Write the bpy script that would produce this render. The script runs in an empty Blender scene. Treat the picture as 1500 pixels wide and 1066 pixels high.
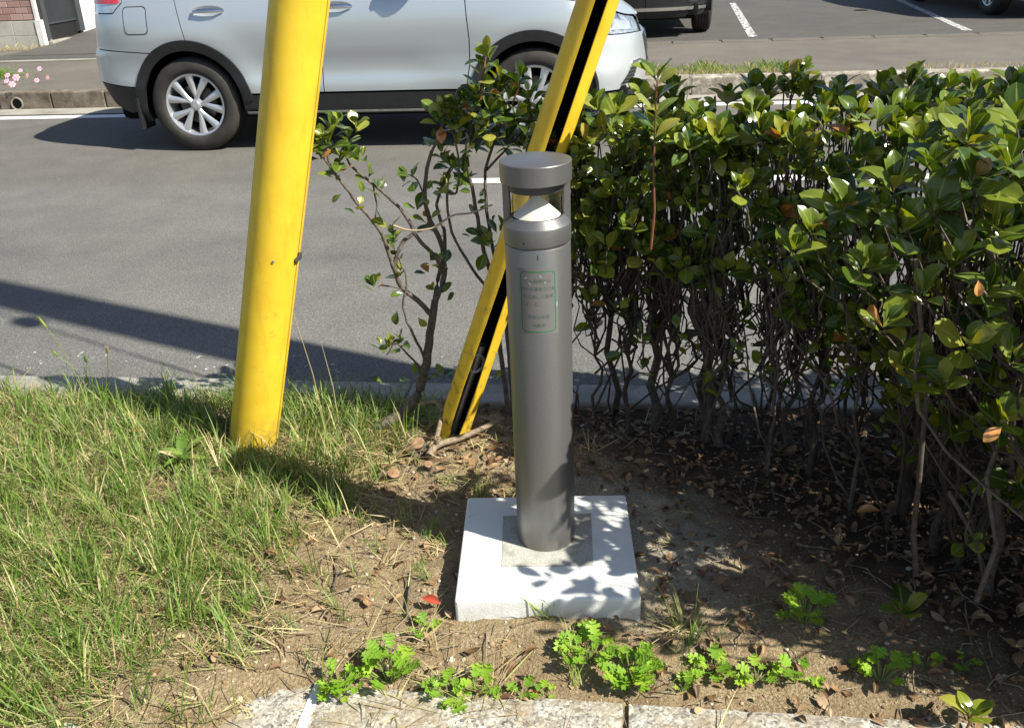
import bpy, bmesh, math, random
import numpy as np
from mathutils import Vector, Matrix, noise
from mathutils.geometry import delaunay_2d_cdt
rnd = random.Random(7); nrng = np.random.default_rng(7)
scene = bpy.context.scene
C = scene.collection
rad = math.radians

# ------------------------------------------------------------------ camera, sky, sun, exposure
F_PX, CAM_H = 1358.7, 1.4745
RT = Vector((0.99904, -0.01866, -0.03971)); DN = Vector((-0.04388, -0.42483, -0.90421)); FW = Vector((0.0, 0.90508, -0.42524))
camd = bpy.data.cameras.new('camera'); cam = bpy.data.objects.new('camera', camd); C.objects.link(cam)
M = Matrix.Identity(4)
for i, col in enumerate((RT, -DN, -FW)):
    for j in range(3): M[j][i] = col[j]
M.translation = (0, 0, CAM_H); cam.matrix_world = M
camd.sensor_width = 36; camd.lens = F_PX / 1500 * 36; camd.clip_end = 600; camd.clip_start = 0.05
scene.camera = cam
SUN_AZ = Vector((0.870, -0.492, 0)).normalized(); SUN_EL = rad(44.5)
sun_dir = Vector((SUN_AZ.x * math.cos(SUN_EL), SUN_AZ.y * math.cos(SUN_EL), math.sin(SUN_EL)))
w = bpy.data.worlds.new('World'); scene.world = w; w.use_nodes = True
nt = w.node_tree; sky = nt.nodes.new('ShaderNodeTexSky'); sky.sky_type = 'NISHITA'; sky.sun_disc = False
sky.sun_elevation = SUN_EL; sky.sun_rotation = math.atan2(SUN_AZ.x, SUN_AZ.y)
nt.nodes['Background'].inputs[1].default_value = 0.062
nt.links.new(sky.outputs[0], nt.nodes['Background'].inputs[0])
sd = bpy.data.lights.new('sun', 'SUN'); sd.energy = 4.6; sd.angle = rad(0.55); sd.color = (1, 0.945, 0.82)
sun = bpy.data.objects.new('sun', sd); C.objects.link(sun); sun.rotation_euler = sun_dir.to_track_quat('Z', 'Y').to_euler()
sun.location = (4, -2, 6)
scene.view_settings.view_transform = 'Standard'; scene.view_settings.look = 'None'
scene.view_settings.exposure = 1.12; scene.view_settings.gamma = 1.0

# ------------------------------------------------------------------ helpers
YAW = -0.1361
UD = Vector((math.cos(YAW), math.sin(YAW), 0)); VD = Vector((-math.sin(YAW), math.cos(YAW), 0))
def RW(u, v, z=0): return UD * u + VD * v + Vector((0, 0, z))
def uvof(x, y): return x * UD.x + y * UD.y, x * VD.x + y * VD.y
def ray(px, py): return (RT * ((px - 750) / F_PX) + DN * ((py - 533) / F_PX) + FW)
def atY(px, py, Y):
    r = ray(px, py); t = Y / r.y; return Vector((r.x * t, Y, CAM_H + r.z * t))
def atZ(px, py, z=0):
    r = ray(px, py); t = (z - CAM_H) / r.z; return Vector((r.x * t, r.y * t, z))
def project(P):
    q = Vector(P) - Vector((0, 0, CAM_H)); d = q.dot(FW)
    return 750 + F_PX * q.dot(RT) / d, 533 + F_PX * q.dot(DN) / d, d
def smooth(a, b, x):
    t = min(1, max(0, (x - a) / (b - a))); return t * t * (3 - 2 * t)

def tag(o, label=None, cat=None, group=None, kind=None):
    if label: o['label'] = label
    if cat: o['category'] = cat
    if group: o['group'] = group
    if kind: o['kind'] = kind
    return o
def empty(name, loc=(0, 0, 0), rz=0, parent=None):
    o = bpy.data.objects.new(name, None); C.objects.link(o); o.location = loc; o.rotation_euler = (0, 0, rz)
    o.empty_display_size = 0.05
    if parent: o.parent = parent
    return o
def link(name, me, mats=None, parent=None, loc=None, rz=0):
    if mats is not None and not me.materials:
        for m in (mats if isinstance(mats, (list, tuple)) else [mats]): me.materials.append(m)
    o = bpy.data.objects.new(name, me); C.objects.link(o)
    if parent: o.parent = parent
    if loc is not None: o.location = loc
    if rz: o.rotation_euler = (0, 0, rz)
    return o
class MB:
    def __init__(s): s.v = []; s.f = []; s.mi = []
    def add(s, vs, fs, mi=0):
        b = len(s.v); s.v.extend([tuple(v) for v in vs]); s.f.extend([tuple(b + i for i in f) for f in fs]); s.mi.extend([mi] * len(fs)); return s
    def box(s, lo, hi, mi=0, R=None, loc=(0, 0, 0)):
        vs = [Vector((x, y, z)) for x in (lo[0], hi[0]) for y in (lo[1], hi[1]) for z in (lo[2], hi[2])]
        if R is not None: vs = [R @ v + Vector(loc) for v in vs]
        return s.add(vs, [(0, 1, 3, 2), (4, 6, 7, 5), (0, 4, 5, 1), (2, 3, 7, 6), (0, 2, 6, 4), (1, 5, 7, 3)], mi)
    def tube(s, pts, radii, n=6, mi=0, cap=True):
        pts = [Vector(p) for p in pts]; vs = []; fs = []
        up = Vector((0.3, 0.1, 1)); k = len(pts)
        for i, p in enumerate(pts):
            d = (pts[min(i + 1, k - 1)] - pts[max(i - 1, 0)])
            if d.length < 1e-9: d = Vector((0, 0, 1))
            d.normalize(); a = d.cross(Vector((0.31, 0.83, 0.47)) if abs(d.z) > 0.9 else Vector((0, 0, 1))); a.normalize(); b = d.cross(a)
            r = radii[i] if isinstance(radii, (list, tuple)) else radii
            for j in range(n):
                t = 2 * math.pi * j / n; vs.append(p + a * (r * math.cos(t)) + b * (r * math.sin(t)))
        for i in range(k - 1):
            for j in range(n):
                j2 = (j + 1) % n; fs.append((i * n + j, i * n + j2, (i + 1) * n + j2, (i + 1) * n + j))
        if cap: fs.append(tuple(range(n))[::-1]); fs.append(tuple((k - 1) * n + j for j in range(n)))
        return s.add(vs, fs, mi)
    def lathe(s, prof, n=48, mi=0, axis='Z', loc=(0, 0, 0), closed=False, a0=0, a1=2 * math.pi):
        full = abs(a1 - a0 - 2 * math.pi) < 1e-6; m = n if full else n + 1; vs = []; fs = []
        for r, z in prof:
            for j in range(m):
                t = a0 + (a1 - a0) * j / n; c, q = r * math.cos(t), r * math.sin(t)
                vs.append(Vector(loc) + (Vector((c, q, z)) if axis == 'Z' else Vector((c, z, q))))
        k = len(prof)
        for i in range(k if closed else k - 1):
            i2 = (i + 1) % k
            for j in range(m if full else m - 1):
                j2 = (j + 1) % m; f = (i * m + j, i * m + j2, i2 * m + j2, i2 * m + j); fs.append(f if axis == 'Z' else f[::-1])
        return s.add(vs, fs, mi)
    def mesh(s, name, smooth_=False, angle=None):
        me = bpy.data.meshes.new(name); me.from_pydata(s.v, [], s.f); me.validate(clean_customdata=False)
        if any(s.mi): me.polygons.foreach_set('material_index', s.mi[:len(me.polygons)])
        if smooth_:
            me.polygons.foreach_set('use_smooth', [True] * len(me.polygons))
            if angle: me.set_sharp_from_angle(angle=rad(angle))
        me.update(); return me
    def build(s, name, mats, parent=None, smooth_=False, angle=35, bevel=0, loc=None, rz=0):
        me = s.mesh(name, smooth_, angle)
        if bevel:
            bm = bmesh.new(); bm.from_mesh(me); bmesh.ops.remove_doubles(bm, verts=bm.verts, dist=1e-5)
            bmesh.ops.recalc_face_normals(bm, faces=bm.faces)
            bmesh.ops.bevel(bm, geom=[e for e in bm.edges if e.calc_face_angle(0) > 0.5], offset=bevel, segments=2, affect='EDGES', profile=0.5)
            bm.to_mesh(me); bm.free()
        return link(name, me, mats, parent, loc, rz)

# ------------------------------------------------------------------ materials
def new_mat(name):
    m = bpy.data.materials.new(name); m.use_nodes = True; return m, m.node_tree, m.node_tree.nodes['Principled BSDF']
def N(t, typ, **kw):
    n = t.nodes.new(typ)
    for k, v in kw.items():
        if k.startswith('_'): n.inputs[k[1:].replace('_', ' ')].default_value = v
        else: setattr(n, k, v)
    return n
def ramp(t, fac, stops, interp='LINEAR'):
    r = t.nodes.new('ShaderNodeValToRGB'); r.color_ramp.interpolation = interp
    e = r.color_ramp.elements
    while len(e) < len(stops): e.new(0.5)
    for i, (p, c) in enumerate(stops): e[i].position = p; e[i].color = (c[0], c[1], c[2], 1) if len(c) == 3 else c
    t.links.new(fac, r.inputs[0]); return r.outputs[0]
def coords(t, kind='Object'): return t.nodes.new('ShaderNodeTexCoord').outputs[kind]
def noise_fac(t, scale, detail=4, rough=0.55, co=None, kind='Object', dist=0):
    n = N(t, 'ShaderNodeTexNoise', _Scale=scale, _Detail=detail, _Roughness=rough, _Distortion=dist)
    t.links.new(co if co is not None else coords(t, kind), n.inputs['Vector']); return n.outputs['Fac']
def mixc(t, fac, a, b, mode='MIX'):
    n = t.nodes.new('ShaderNodeMix'); n.data_type = 'RGBA'; n.blend_type = mode
    for i, x in ((0, fac), (6, a), (7, b)):
        if hasattr(x, 'is_linked') or hasattr(x, 'links'): t.links.new(x, n.inputs[i])
        else: n.inputs[i].default_value = x if i == 0 else (x[0], x[1], x[2], 1)
    return n.outputs[2]
def bump(t, b, h, strength=0.4, dist=0.01):
    n = N(t, 'ShaderNodeBump', _Strength=strength, _Distance=dist); t.links.new(h, n.inputs['Height'])
    t.links.new(n.outputs[0], b.inputs['Normal']); return n
def simple(name, c, rough=0.5, metal=0, c2=None, scale=8, spec=0.5, bmp=None, coat=0, detail=5, lo=0.35, hi=0.65):
    m, t, b = new_mat(name)
    b.inputs['Base Color'].default_value = (*c, 1); b.inputs['Roughness'].default_value = rough; b.inputs['Metallic'].default_value = metal
    b.inputs['Specular IOR Level'].default_value = spec; b.inputs['Coat Weight'].default_value = coat
    if c2: t.links.new(ramp(t, noise_fac(t, scale, detail), [(lo, c), (hi, c2)]), b.inputs['Base Color'])
    if bmp: bump(t, b, noise_fac(t, bmp[0], 6), bmp[1], bmp[2])
    return m

MT = {}
def mk_asphalt(name, dark, light, vbands=False):
    m, t, b = new_mat(name); co = coords(t)
    fine = noise_fac(t, 130, 3, 0.75, co); mid = noise_fac(t, 3.2, 5, 0.6, co); big = noise_fac(t, 0.7, 3, 0.5, co)
    c = ramp(t, fine, [(0.30, dark), (0.47, [dark[i] * .45 + light[i] * .55 for i in range(3)]), (0.60, light), (0.72, [min(1, x * 1.7) for x in light])])
    c = mixc(t, 0.55, c, ramp(t, mid, [(0.3, (0.72, 0.72, 0.72)), (0.7, (1.15, 1.14, 1.1))]), 'MULTIPLY')
    c = mixc(t, 0.6, c, ramp(t, big, [(0.35, (0.8, 0.8, 0.82)), (0.65, (1.12, 1.1, 1.06))]), 'MULTIPLY')
    if vbands:
        sx = N(t, 'ShaderNodeSeparateXYZ'); t.links.new(co, sx.inputs[0])
        wob = N(t, 'ShaderNodeMath', operation='MULTIPLY_ADD'); wob.inputs[1].default_value = 0.5; t.links.new(noise_fac(t, 0.8, 4, 0.6, co), wob.inputs[0]); t.links.new(sx.outputs['Y'], wob.inputs[2])
        mr = N(t, 'ShaderNodeMapRange'); mr.inputs[1].default_value = 2.9; mr.inputs[2].default_value = 9.5; t.links.new(wob.outputs[0], mr.inputs[0])
        band = ramp(t, mr.outputs[0], [(0, (1, 1, 1)), (0.16, (1.0, 1, 1)), (0.255, (1, 1, 1)), (0.285, (0.86, 0.86, 0.87)), (0.33, (0.93, 0.93, 0.93)), (0.49, (1, 1, 1)), (0.535, (0.90, 0.87, 0.83)), (0.9, (0.92, 0.88, 0.83)), (1, (1, 0.97, 0.92))])
        c = mixc(t, 1.0, c, band, 'MULTIPLY')
    t.links.new(c, b.inputs['Base Color']); b.inputs['Roughness'].default_value = 0.85
    bump(t, b, fine, 0.5, 0.004); return m
MT['asphalt'] = mk_asphalt('asphalt', (0.042, 0.044, 0.046), (0.168, 0.166, 0.157), True)
MT['lot'] = mk_asphalt('lot_asphalt', (0.028, 0.027, 0.026), (0.096, 0.091, 0.084))
MT['walk'] = mk_asphalt('walk_asphalt', (0.052, 0.048, 0.042), (0.158, 0.143, 0.120))
def mk_paint(name, thr, col=(0.75, 0.76, 0.75), sc=90):
    m, t, b = new_mat(name); co = coords(t); b.inputs['Roughness'].default_value = 0.7
    t.links.new(ramp(t, noise_fac(t, 25, 5, 0.6, co), [(0.3, [x * 0.8 for x in col]), (0.7, col)]), b.inputs['Base Color'])
    f = ramp(t, noise_fac(t, sc, 5, 0.75, co), [(thr - 0.02, (0, 0, 0)), (thr + 0.02, (1, 1, 1))]); t.links.new(f, b.inputs['Alpha']); return m
MT['paint'] = mk_paint('line_paint', 0.34); MT['paint_worn'] = mk_paint('line_paint_worn', 0.655, sc=30); MT['paint_lot'] = mk_paint('line_paint_lot', 0.50, sc=20)
def mk_concrete(name, a, bb, stain, sscale=5, fine=120, rough=0.85, slo=0.45, shi=0.7):
    m, t, b = new_mat(name); co = coords(t)
    oi = t.nodes.new('ShaderNodeObjectInfo'); ad = N(t, 'ShaderNodeVectorMath', operation='ADD'); t.links.new(co, ad.inputs[0])
    sc = N(t, 'ShaderNodeVectorMath', operation='SCALE'); sc.inputs['Scale'].default_value = 1; t.links.new(oi.outputs['Location'], sc.inputs[0]); t.links.new(sc.outputs[0], ad.inputs[1]); co = ad.outputs[0]
    n1 = noise_fac(t, fine, 4, 0.6, co)
    c = ramp(t, n1, [(0.3, a), (0.7, bb)])
    c = mixc(t, ramp(t, noise_fac(t, sscale, 6, 0.65, co), [(slo, (0, 0, 0)), (shi, (1, 1, 1))]), c, stain)
    t.links.new(c, b.inputs['Base Color']); b.inputs['Roughness'].default_value = rough; bump(t, b, n1, 0.35, 0.003); return m
MT['kerb'] = mk_concrete('kerb_concrete', (0.22, 0.21, 0.19), (0.36, 0.35, 0.32), (0.15, 0.14, 0.115), 7)
MT['farkerb'] = mk_concrete('stained_kerb', (0.13, 0.11, 0.085), (0.24, 0.205, 0.16), (0.07, 0.052, 0.038), 6, 60, slo=0.4, shi=0.68)
MT['farkerb_pale'] = mk_concrete('limey_kerb', (0.14, 0.115, 0.085), (0.3, 0.27, 0.22), (0.46, 0.43, 0.37), 9, 60, slo=0.5, shi=0.62)
MT['gutter'] = mk_concrete('gutter_concrete', (0.24, 0.23, 0.2), (0.36, 0.34, 0.3), (0.19, 0.175, 0.15), 4)
MT['slab'] = mk_concrete('slab_concrete', (0.66, 0.68, 0.67), (0.71, 0.73, 0.72), (0.60, 0.61, 0.585), 7, 200, slo=0.48, shi=0.72)
MT['mortar'] = mk_concrete('mortar_patch', (0.26, 0.26, 0.23), (0.50, 0.50, 0.45), (0.24, 0.24, 0.2), 26, 320)
def splash(m, z0, z1, col, amt, sc=30):
    t = m.node_tree; b = t.nodes['Principled BSDF']; co = coords(t); src = b.inputs['Base Color'].links[0].from_socket
    sx = N(t, 'ShaderNodeSeparateXYZ'); t.links.new(co, sx.inputs[0]); mr = N(t, 'ShaderNodeMapRange'); mr.inputs[1].default_value = z0; mr.inputs[2].default_value = z1; mr.inputs[3].default_value = amt; mr.inputs[4].default_value = 0; t.links.new(sx.outputs['Z'], mr.inputs[0])
    mu = N(t, 'ShaderNodeMath', operation='MULTIPLY'); t.links.new(ramp(t, noise_fac(t, sc, 6, .7, co), [(.36, (0, 0, 0)), (.62, (1, 1, 1))]), mu.inputs[0]); t.links.new(mr.outputs[0], mu.inputs[1])
    t.links.new(mixc(t, mu.outputs[0], src, col), b.inputs['Base Color'])
MT['granite'] = None
def mk_granite():
    m, t, b = new_mat('granite'); co = coords(t)
    v = N(t, 'ShaderNodeTexVoronoi', _Scale=170); t.links.new(co, v.inputs['Vector'])
    sp = N(t, 'ShaderNodeSeparateColor'); t.links.new(v.outputs['Color'], sp.inputs[0])
    c = ramp(t, sp.outputs[0], [(0.0, (0.08, 0.08, 0.075)), (0.18, (0.21, 0.20, 0.175)), (0.5, (0.35, 0.34, 0.30)), (0.85, (0.44, 0.43, 0.385)), (1, (0.6, 0.59, 0.54))])
    c = mixc(t, ramp(t, noise_fac(t, 9, 5, 0.65, co), [(0.40, (0, 0, 0)), (0.70, (1, 1, 1))]), c, (0.27, 0.215, 0.135))
    t.links.new(c, b.inputs['Base Color']); b.inputs['Roughness'].default_value = 0.75; bump(t, b, noise_fac(t, 110, 4, 0.6, co), 0.6, 0.004); return m
MT['granite'] = mk_granite()
def mk_soil():
    m, t, b = new_mat('soil'); co = coords(t)
    fine = noise_fac(t, 150, 5, 0.7, co); mid = noise_fac(t, 14, 6, 0.65, co); big = noise_fac(t, 2.6, 4, 0.55, co)
    c = ramp(t, fine, [(0.28, (0.15, 0.105, 0.06)), (0.46, (0.295, 0.22, 0.125)), (0.58, (0.43, 0.345, 0.215)), (0.7, (0.58, 0.51, 0.37))])
    c = mixc(t, ramp(t, mid, [(0.42, (0, 0, 0)), (0.64, (1, 1, 1))]), c, mixc(t, fine, (0.15, 0.102, 0.056), (0.38, 0.285, 0.165)))
    # paler, greyer sand poured beside the slab
    sx = N(t, 'ShaderNodeSeparateXYZ'); t.links.new(co, sx.inputs[0])
    d = N(t, 'ShaderNodeVectorMath', operation='DISTANCE'); t.links.new(co, d.inputs[0]); d.inputs[1].default_value = (0.26, 2.02, 0)
    d2 = N(t, 'ShaderNodeMath', operation='MULTIPLY_ADD'); d2.inputs[1].default_value = 0.35; t.links.new(noise_fac(t, 7, 5, 0.6, co), d2.inputs[0]); t.links.new(d.outputs['Value'], d2.inputs[2])
    f = ramp(t, d2.outputs[0], [(0.36, (1, 1, 1)), (0.56, (0, 0, 0))])
    sand = ramp(t, fine, [(0.3, (0.27, 0.24, 0.18)), (0.5, (0.46, 0.42, 0.33)), (0.7, (0.62, 0.58, 0.49))])
    c = mixc(t, f, c, sand)
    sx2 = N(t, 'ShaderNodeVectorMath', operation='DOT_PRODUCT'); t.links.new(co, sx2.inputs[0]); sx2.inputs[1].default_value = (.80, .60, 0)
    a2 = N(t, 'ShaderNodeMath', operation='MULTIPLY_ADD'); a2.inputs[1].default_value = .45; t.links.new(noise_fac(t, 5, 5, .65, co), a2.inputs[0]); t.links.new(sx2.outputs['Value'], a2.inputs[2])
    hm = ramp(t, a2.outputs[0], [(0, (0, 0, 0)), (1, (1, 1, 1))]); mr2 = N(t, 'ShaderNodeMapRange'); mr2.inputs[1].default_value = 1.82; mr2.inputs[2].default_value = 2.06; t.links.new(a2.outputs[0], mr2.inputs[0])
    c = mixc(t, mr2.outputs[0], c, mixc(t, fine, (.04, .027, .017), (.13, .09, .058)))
    t.links.new(c, b.inputs['Base Color']); b.inputs['Roughness'].default_value = 0.95; b.inputs['Specular IOR Level'].default_value = 0.2
    h = mixc(t, 0.4, ramp(t, fine, [(0, (0, 0, 0)), (1, (1, 1, 1))]), ramp(t, mid, [(0, (0, 0, 0)), (1, (1, 1, 1))])); bump(t, b, h, 1.0, 0.022); return m
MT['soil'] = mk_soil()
def mk_tint(name, stops, rough=0.4, trans=0.0, spec=0.5, vein=False, tcol=None, coat=0):
    """colour from a per-leaf random value: face attribute in merged meshes, Object random for single leaves"""
    m, t, b = new_mat(name)
    at = N(t, 'ShaderNodeAttribute', attribute_name='tint'); oi = t.nodes.new('ShaderNodeObjectInfo')
    mu = N(t, 'ShaderNodeMath', operation='ADD'); t.links.new(at.outputs['Fac'], mu.inputs[0]); t.links.new(oi.outputs['Random'], mu.inputs[1])
    fr = N(t, 'ShaderNodeMath', operation='FRACT'); t.links.new(mu.outputs[0], fr.inputs[0])
    c = ramp(t, fr.outputs[0], stops)
    if vein:
        c = mixc(t, 0.6, c, ramp(t, noise_fac(t, 60, 3, 0.6), [(0.35, (0.75, 0.75, 0.7)), (0.65, (1.15, 1.15, 1.1))]), 'MULTIPLY')
    if vein:
        ar = N(t, 'ShaderNodeAttribute', attribute_name='rib'); c = mixc(t, ramp(t, ar.outputs['Fac'], [(.78, (0, 0, 0)), (.97, (.6, .6, .6))]), c, (.34, .36, .12))
    t.links.new(c, b.inputs['Base Color']); b.inputs['Roughness'].default_value = rough; b.inputs['Specular IOR Level'].default_value = spec
    b.inputs['Coat Weight'].default_value = coat
    if trans:
        tr = t.nodes.new('ShaderNodeBsdfTranslucent'); hs = N(t, 'ShaderNodeHueSaturation', _Hue=0.485, _Saturation=1.15, _Value=1.9); t.links.new(c, hs.inputs['Color']); t.links.new(hs.outputs[0], tr.inputs[0])
        mx = t.nodes.new('ShaderNodeMixShader'); mx.inputs[0].default_value = trans; out = t.nodes['Material Output']
        t.links.new(b.outputs[0], mx.inputs[1]); t.links.new(tr.outputs[0], mx.inputs[2]); t.links.new(mx.outputs[0], out.inputs[0])
    return m
MT['leaf'] = mk_tint('shrub_leaf', [(0, (0.03, 0.058, 0.009)), (0.25, (0.05, 0.092, 0.014)), (0.55, (0.105, 0.155, 0.02)), (0.85, (0.19, 0.228, 0.03)), (0.975, (0.29, 0.28, 0.05)), (0.99, (0.36, 0.15, 0.05))], 0.22, 0.22, 0.5, True)
MT['grass'] = mk_tint('grass_blade', [(0, (0.075, 0.14, 0.022)), (0.35, (0.13, 0.215, 0.035)), (0.62, (0.2, 0.28, 0.052)), (0.8, (0.28, 0.32, 0.085)), (0.9, (0.38, 0.335, 0.15)), (1, (0.48, 0.42, 0.23))], 0.5, 0.25, 0.35)
MT['straw'] = mk_tint('straw', [(0, (0.22, 0.16, 0.08)), (0.4, (0.36, 0.28, 0.15)), (0.75, (0.5, 0.42, 0.25)), (1, (0.3, 0.3, 0.1))], 0.65, 0.1, 0.3)
MT['weed'] = mk_tint('weed_leaf', [(0, (0.12, 0.24, 0.02)), (0.5, (0.19, 0.34, 0.03)), (1, (0.29, 0.43, 0.045))], 0.5, 0.3, 0.35)
MT['dead'] = mk_tint('dead_leaf', [(0, (0.075, 0.04, 0.022)), (0.35, (0.15, 0.082, 0.042)), (0.65, (0.24, 0.135, 0.07)), (0.88, (0.33, 0.21, 0.12)), (1, (0.42, 0.31, 0.2))], 0.6, 0.08, 0.35, True)
MT['orange'] = simple('ageing_leaf', (0.55, 0.16, 0.06), 0.35, c2=(0.5, 0.33, 0.1), scale=60)
MT['red_leaf'] = simple('red_leaf', (0.42, 0.025, 0.02), 0.4, c2=(0.33, 0.1, 0.05), scale=40)
MT['gravel'] = mk_tint('gravel', [(0, (0.13, 0.085, 0.045)), (0.5, (0.28, 0.2, 0.115)), (0.8, (0.38, 0.31, 0.21)), (1, (0.52, 0.48, 0.4))], 0.85, 0, 0.3)
MT['bark'] = simple('bark', (0.06, 0.046, 0.036), 0.8, c2=(0.135, 0.11, 0.087), scale=70, bmp=(140, 0.5, 0.004))
MT['bark_dark'] = simple('bark_dark', (0.034, 0.025, 0.019), 0.85, c2=(0.08, 0.06, 0.046), scale=60, bmp=(140, 0.5, 0.004))
MT['bark_pale'] = simple('bark_pale', (0.25, 0.19, 0.12), 0.7, c2=(0.42, 0.35, 0.25), scale=60, bmp=(140, 0.4, 0.003))
MT['bark_mid'] = simple('bark_mid', (0.14, 0.105, 0.07), 0.75, c2=(0.27, 0.21, 0.145), scale=60, bmp=(140, 0.5, 0.003))
MT['red_stem'] = simple('red_stem', (0.16, 0.045, 0.025), 0.55, c2=(0.2, 0.09, 0.04), scale=40)
MT['cutwood'] = simple('cut_wood', (0.19, 0.10, 0.055), 0.85, c2=(0.32, 0.2, 0.115), scale=45)
MT['weed_stem'] = simple('weed_stem', (0.16, 0.22, 0.05), 0.6)
def mk_bollard():
    m, t, b = new_mat('bollard_paint'); co = coords(t)
    b.inputs['Metallic'].default_value = 0.7; b.inputs['Roughness'].default_value = 0.38
    t.links.new(ramp(t, noise_fac(t, 900, 2, 0.5, co), [(0.3, (0.165, 0.165, 0.166)), (0.7, (0.225, 0.225, 0.226))]), b.inputs['Base Color'])
    bump(t, b, noise_fac(t, 700, 2, 0.5, co), 0.06, 0.001); return m
MT['bollard'] = mk_bollard(); splash(MT['bollard'], 0.0, .10, (.26, .22, .17), .55, 60)
MT['bollard_dark'] = simple('bollard_inner', (0.07, 0.07, 0.068), 0.5, 0.4)
MT['white_refl'] = simple('white_reflector', (0.86, 0.87, 0.88), 0.3, coat=0.3)
def mk_glass(name, rough=0.0, tint=(1, 1, 1)):
    m, t, b = new_mat(name); b.inputs['Transmission Weight'].default_value = 1; b.inputs['Roughness'].default_value = rough; b.inputs['IOR'].default_value = 1.05 if rough == 0 else 1.3
    b.inputs['Base Color'].default_value = (*tint, 1)
    tr = t.nodes.new('ShaderNodeBsdfTransparent'); tr.inputs[0].default_value = (0.92, 0.905, 0.83, 1); gl = N(t, 'ShaderNodeBsdfGlossy', _Roughness=0.03)
    lw = N(t, 'ShaderNodeLayerWeight', _Blend=0.5); pw = N(t, 'ShaderNodeMath', operation='POWER'); pw.inputs[1].default_value = 4; t.links.new(lw.outputs['Facing'], pw.inputs[0]); ml = N(t, 'ShaderNodeMath', operation='MULTIPLY_ADD'); ml.inputs[1].default_value = .55; ml.inputs[2].default_value = .13; t.links.new(pw.outputs[0], ml.inputs[0]); mx = t.nodes.new('ShaderNodeMixShader'); t.links.new(ml.outputs[0], mx.inputs[0]); t.links.new(tr.outputs[0], mx.inputs[1]); t.links.new(gl.outputs[0], mx.inputs[2])
    t.links.new(mx.outputs[0], t.nodes['Material Output'].inputs[0]); return m
MT['glass'] = mk_glass('lamp_glass')
MT['ink'] = simple('ink_black', (0.012, 0.012, 0.012), 0.5)
MT['green_ink'] = simple('green_ink', (0.02, 0.12, 0.055), 0.5, c2=(0.03, 0.16, 0.075), scale=120)
MT['film'] = simple('sticker_film', (0.17, 0.165, 0.165), 0.28, 0.25, spec=0.5)
MT['green_ink_faint'] = simple('green_ink_faint', (0.03, 0.085, 0.052), 0.5, c2=(0.085, 0.12, 0.095), scale=260)
MT['film_white'] = simple('scuff_white', (0.5, 0.5, 0.5), 0.5)
def mk_yellow(name, low, high, grime):
    m, t, b = new_mat(name); co = coords(t)
    c = ramp(t, noise_fac(t, 7, 5, 0.6, co), [(0.3, (0.68, 0.43, 0.025)), (0.65, (0.76, 0.53, 0.035))])
    sx = N(t, 'ShaderNodeSeparateXYZ'); t.links.new(co, sx.inputs[0])
    mr = N(t, 'ShaderNodeMapRange'); mr.inputs[1].default_value = low; mr.inputs[2].default_value = high; mr.inputs[3].default_value = 1; mr.inputs[4].default_value = 0; t.links.new(sx.outputs['Z'], mr.inputs[0])
    n = noise_fac(t, 26, 7, 0.72, co); mu = N(t, 'ShaderNodeMath', operation='MULTIPLY'); t.links.new(ramp(t, n, [(grime, (0, 0, 0)), (grime + 0.13, (1, 1, 1))]), mu.inputs[0]); t.links.new(mr.outputs[0], mu.inputs[1])
    c = mixc(t, mu.outputs[0], c, (0.10, 0.065, 0.014))
    c = mixc(t, ramp(t, noise_fac(t, 60, 6, 0.7, co), [(0.62, (0, 0, 0)), (0.8, (0.5, 0.5, 0.5))]), c, (0.28, 0.17, 0.02))
    mp = N(t, 'ShaderNodeMapping'); mp.inputs['Scale'].default_value = (38, 38, 2.2); t.links.new(co, mp.inputs[0])
    c = mixc(t, ramp(t, noise_fac(t, 1.0, 5, .65, mp.outputs[0]), [(.52, (0, 0, 0)), (.75, (.5, .5, .5))]), c, (.44, .27, .025))
    sc2 = ramp(t, noise_fac(t, 190, 3, .6, co), [(.70, (0, 0, 0)), (.74, (.7, .7, .7))]); c = mixc(t, sc2, c, (.16, .11, .03))
    t.links.new(c, b.inputs['Base Color']); t.links.new(ramp(t, n, [(.35, (.34, .34, .34)), (.65, (.56, .56, .56))]), b.inputs['Roughness']); bump(t, b, n, 0.07, 0.004); return m
MT['yellow'] = mk_yellow('yellow_plastic', 0.0, 0.9, 0.60); splash(MT['yellow'], .02, .16, (.22, .15, .05), .8, 40); MT['yellow_dirty'] = mk_yellow('yellow_plastic_dirty', 0.15, 0.75, 0.53)
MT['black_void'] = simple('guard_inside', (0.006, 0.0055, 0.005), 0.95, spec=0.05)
MT['rubber'] = simple('black_rubber', (0.02, 0.02, 0.02), 0.7)
MT['galv'] = simple('galvanised', (0.42, 0.43, 0.43), 0.45, 0.7, c2=(0.3, 0.3, 0.3), scale=30)
MT['pole'] = mk_concrete('pole_concrete', (0.3, 0.3, 0.29), (0.4, 0.4, 0.385), (0.25, 0.25, 0.24), 3)
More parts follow.
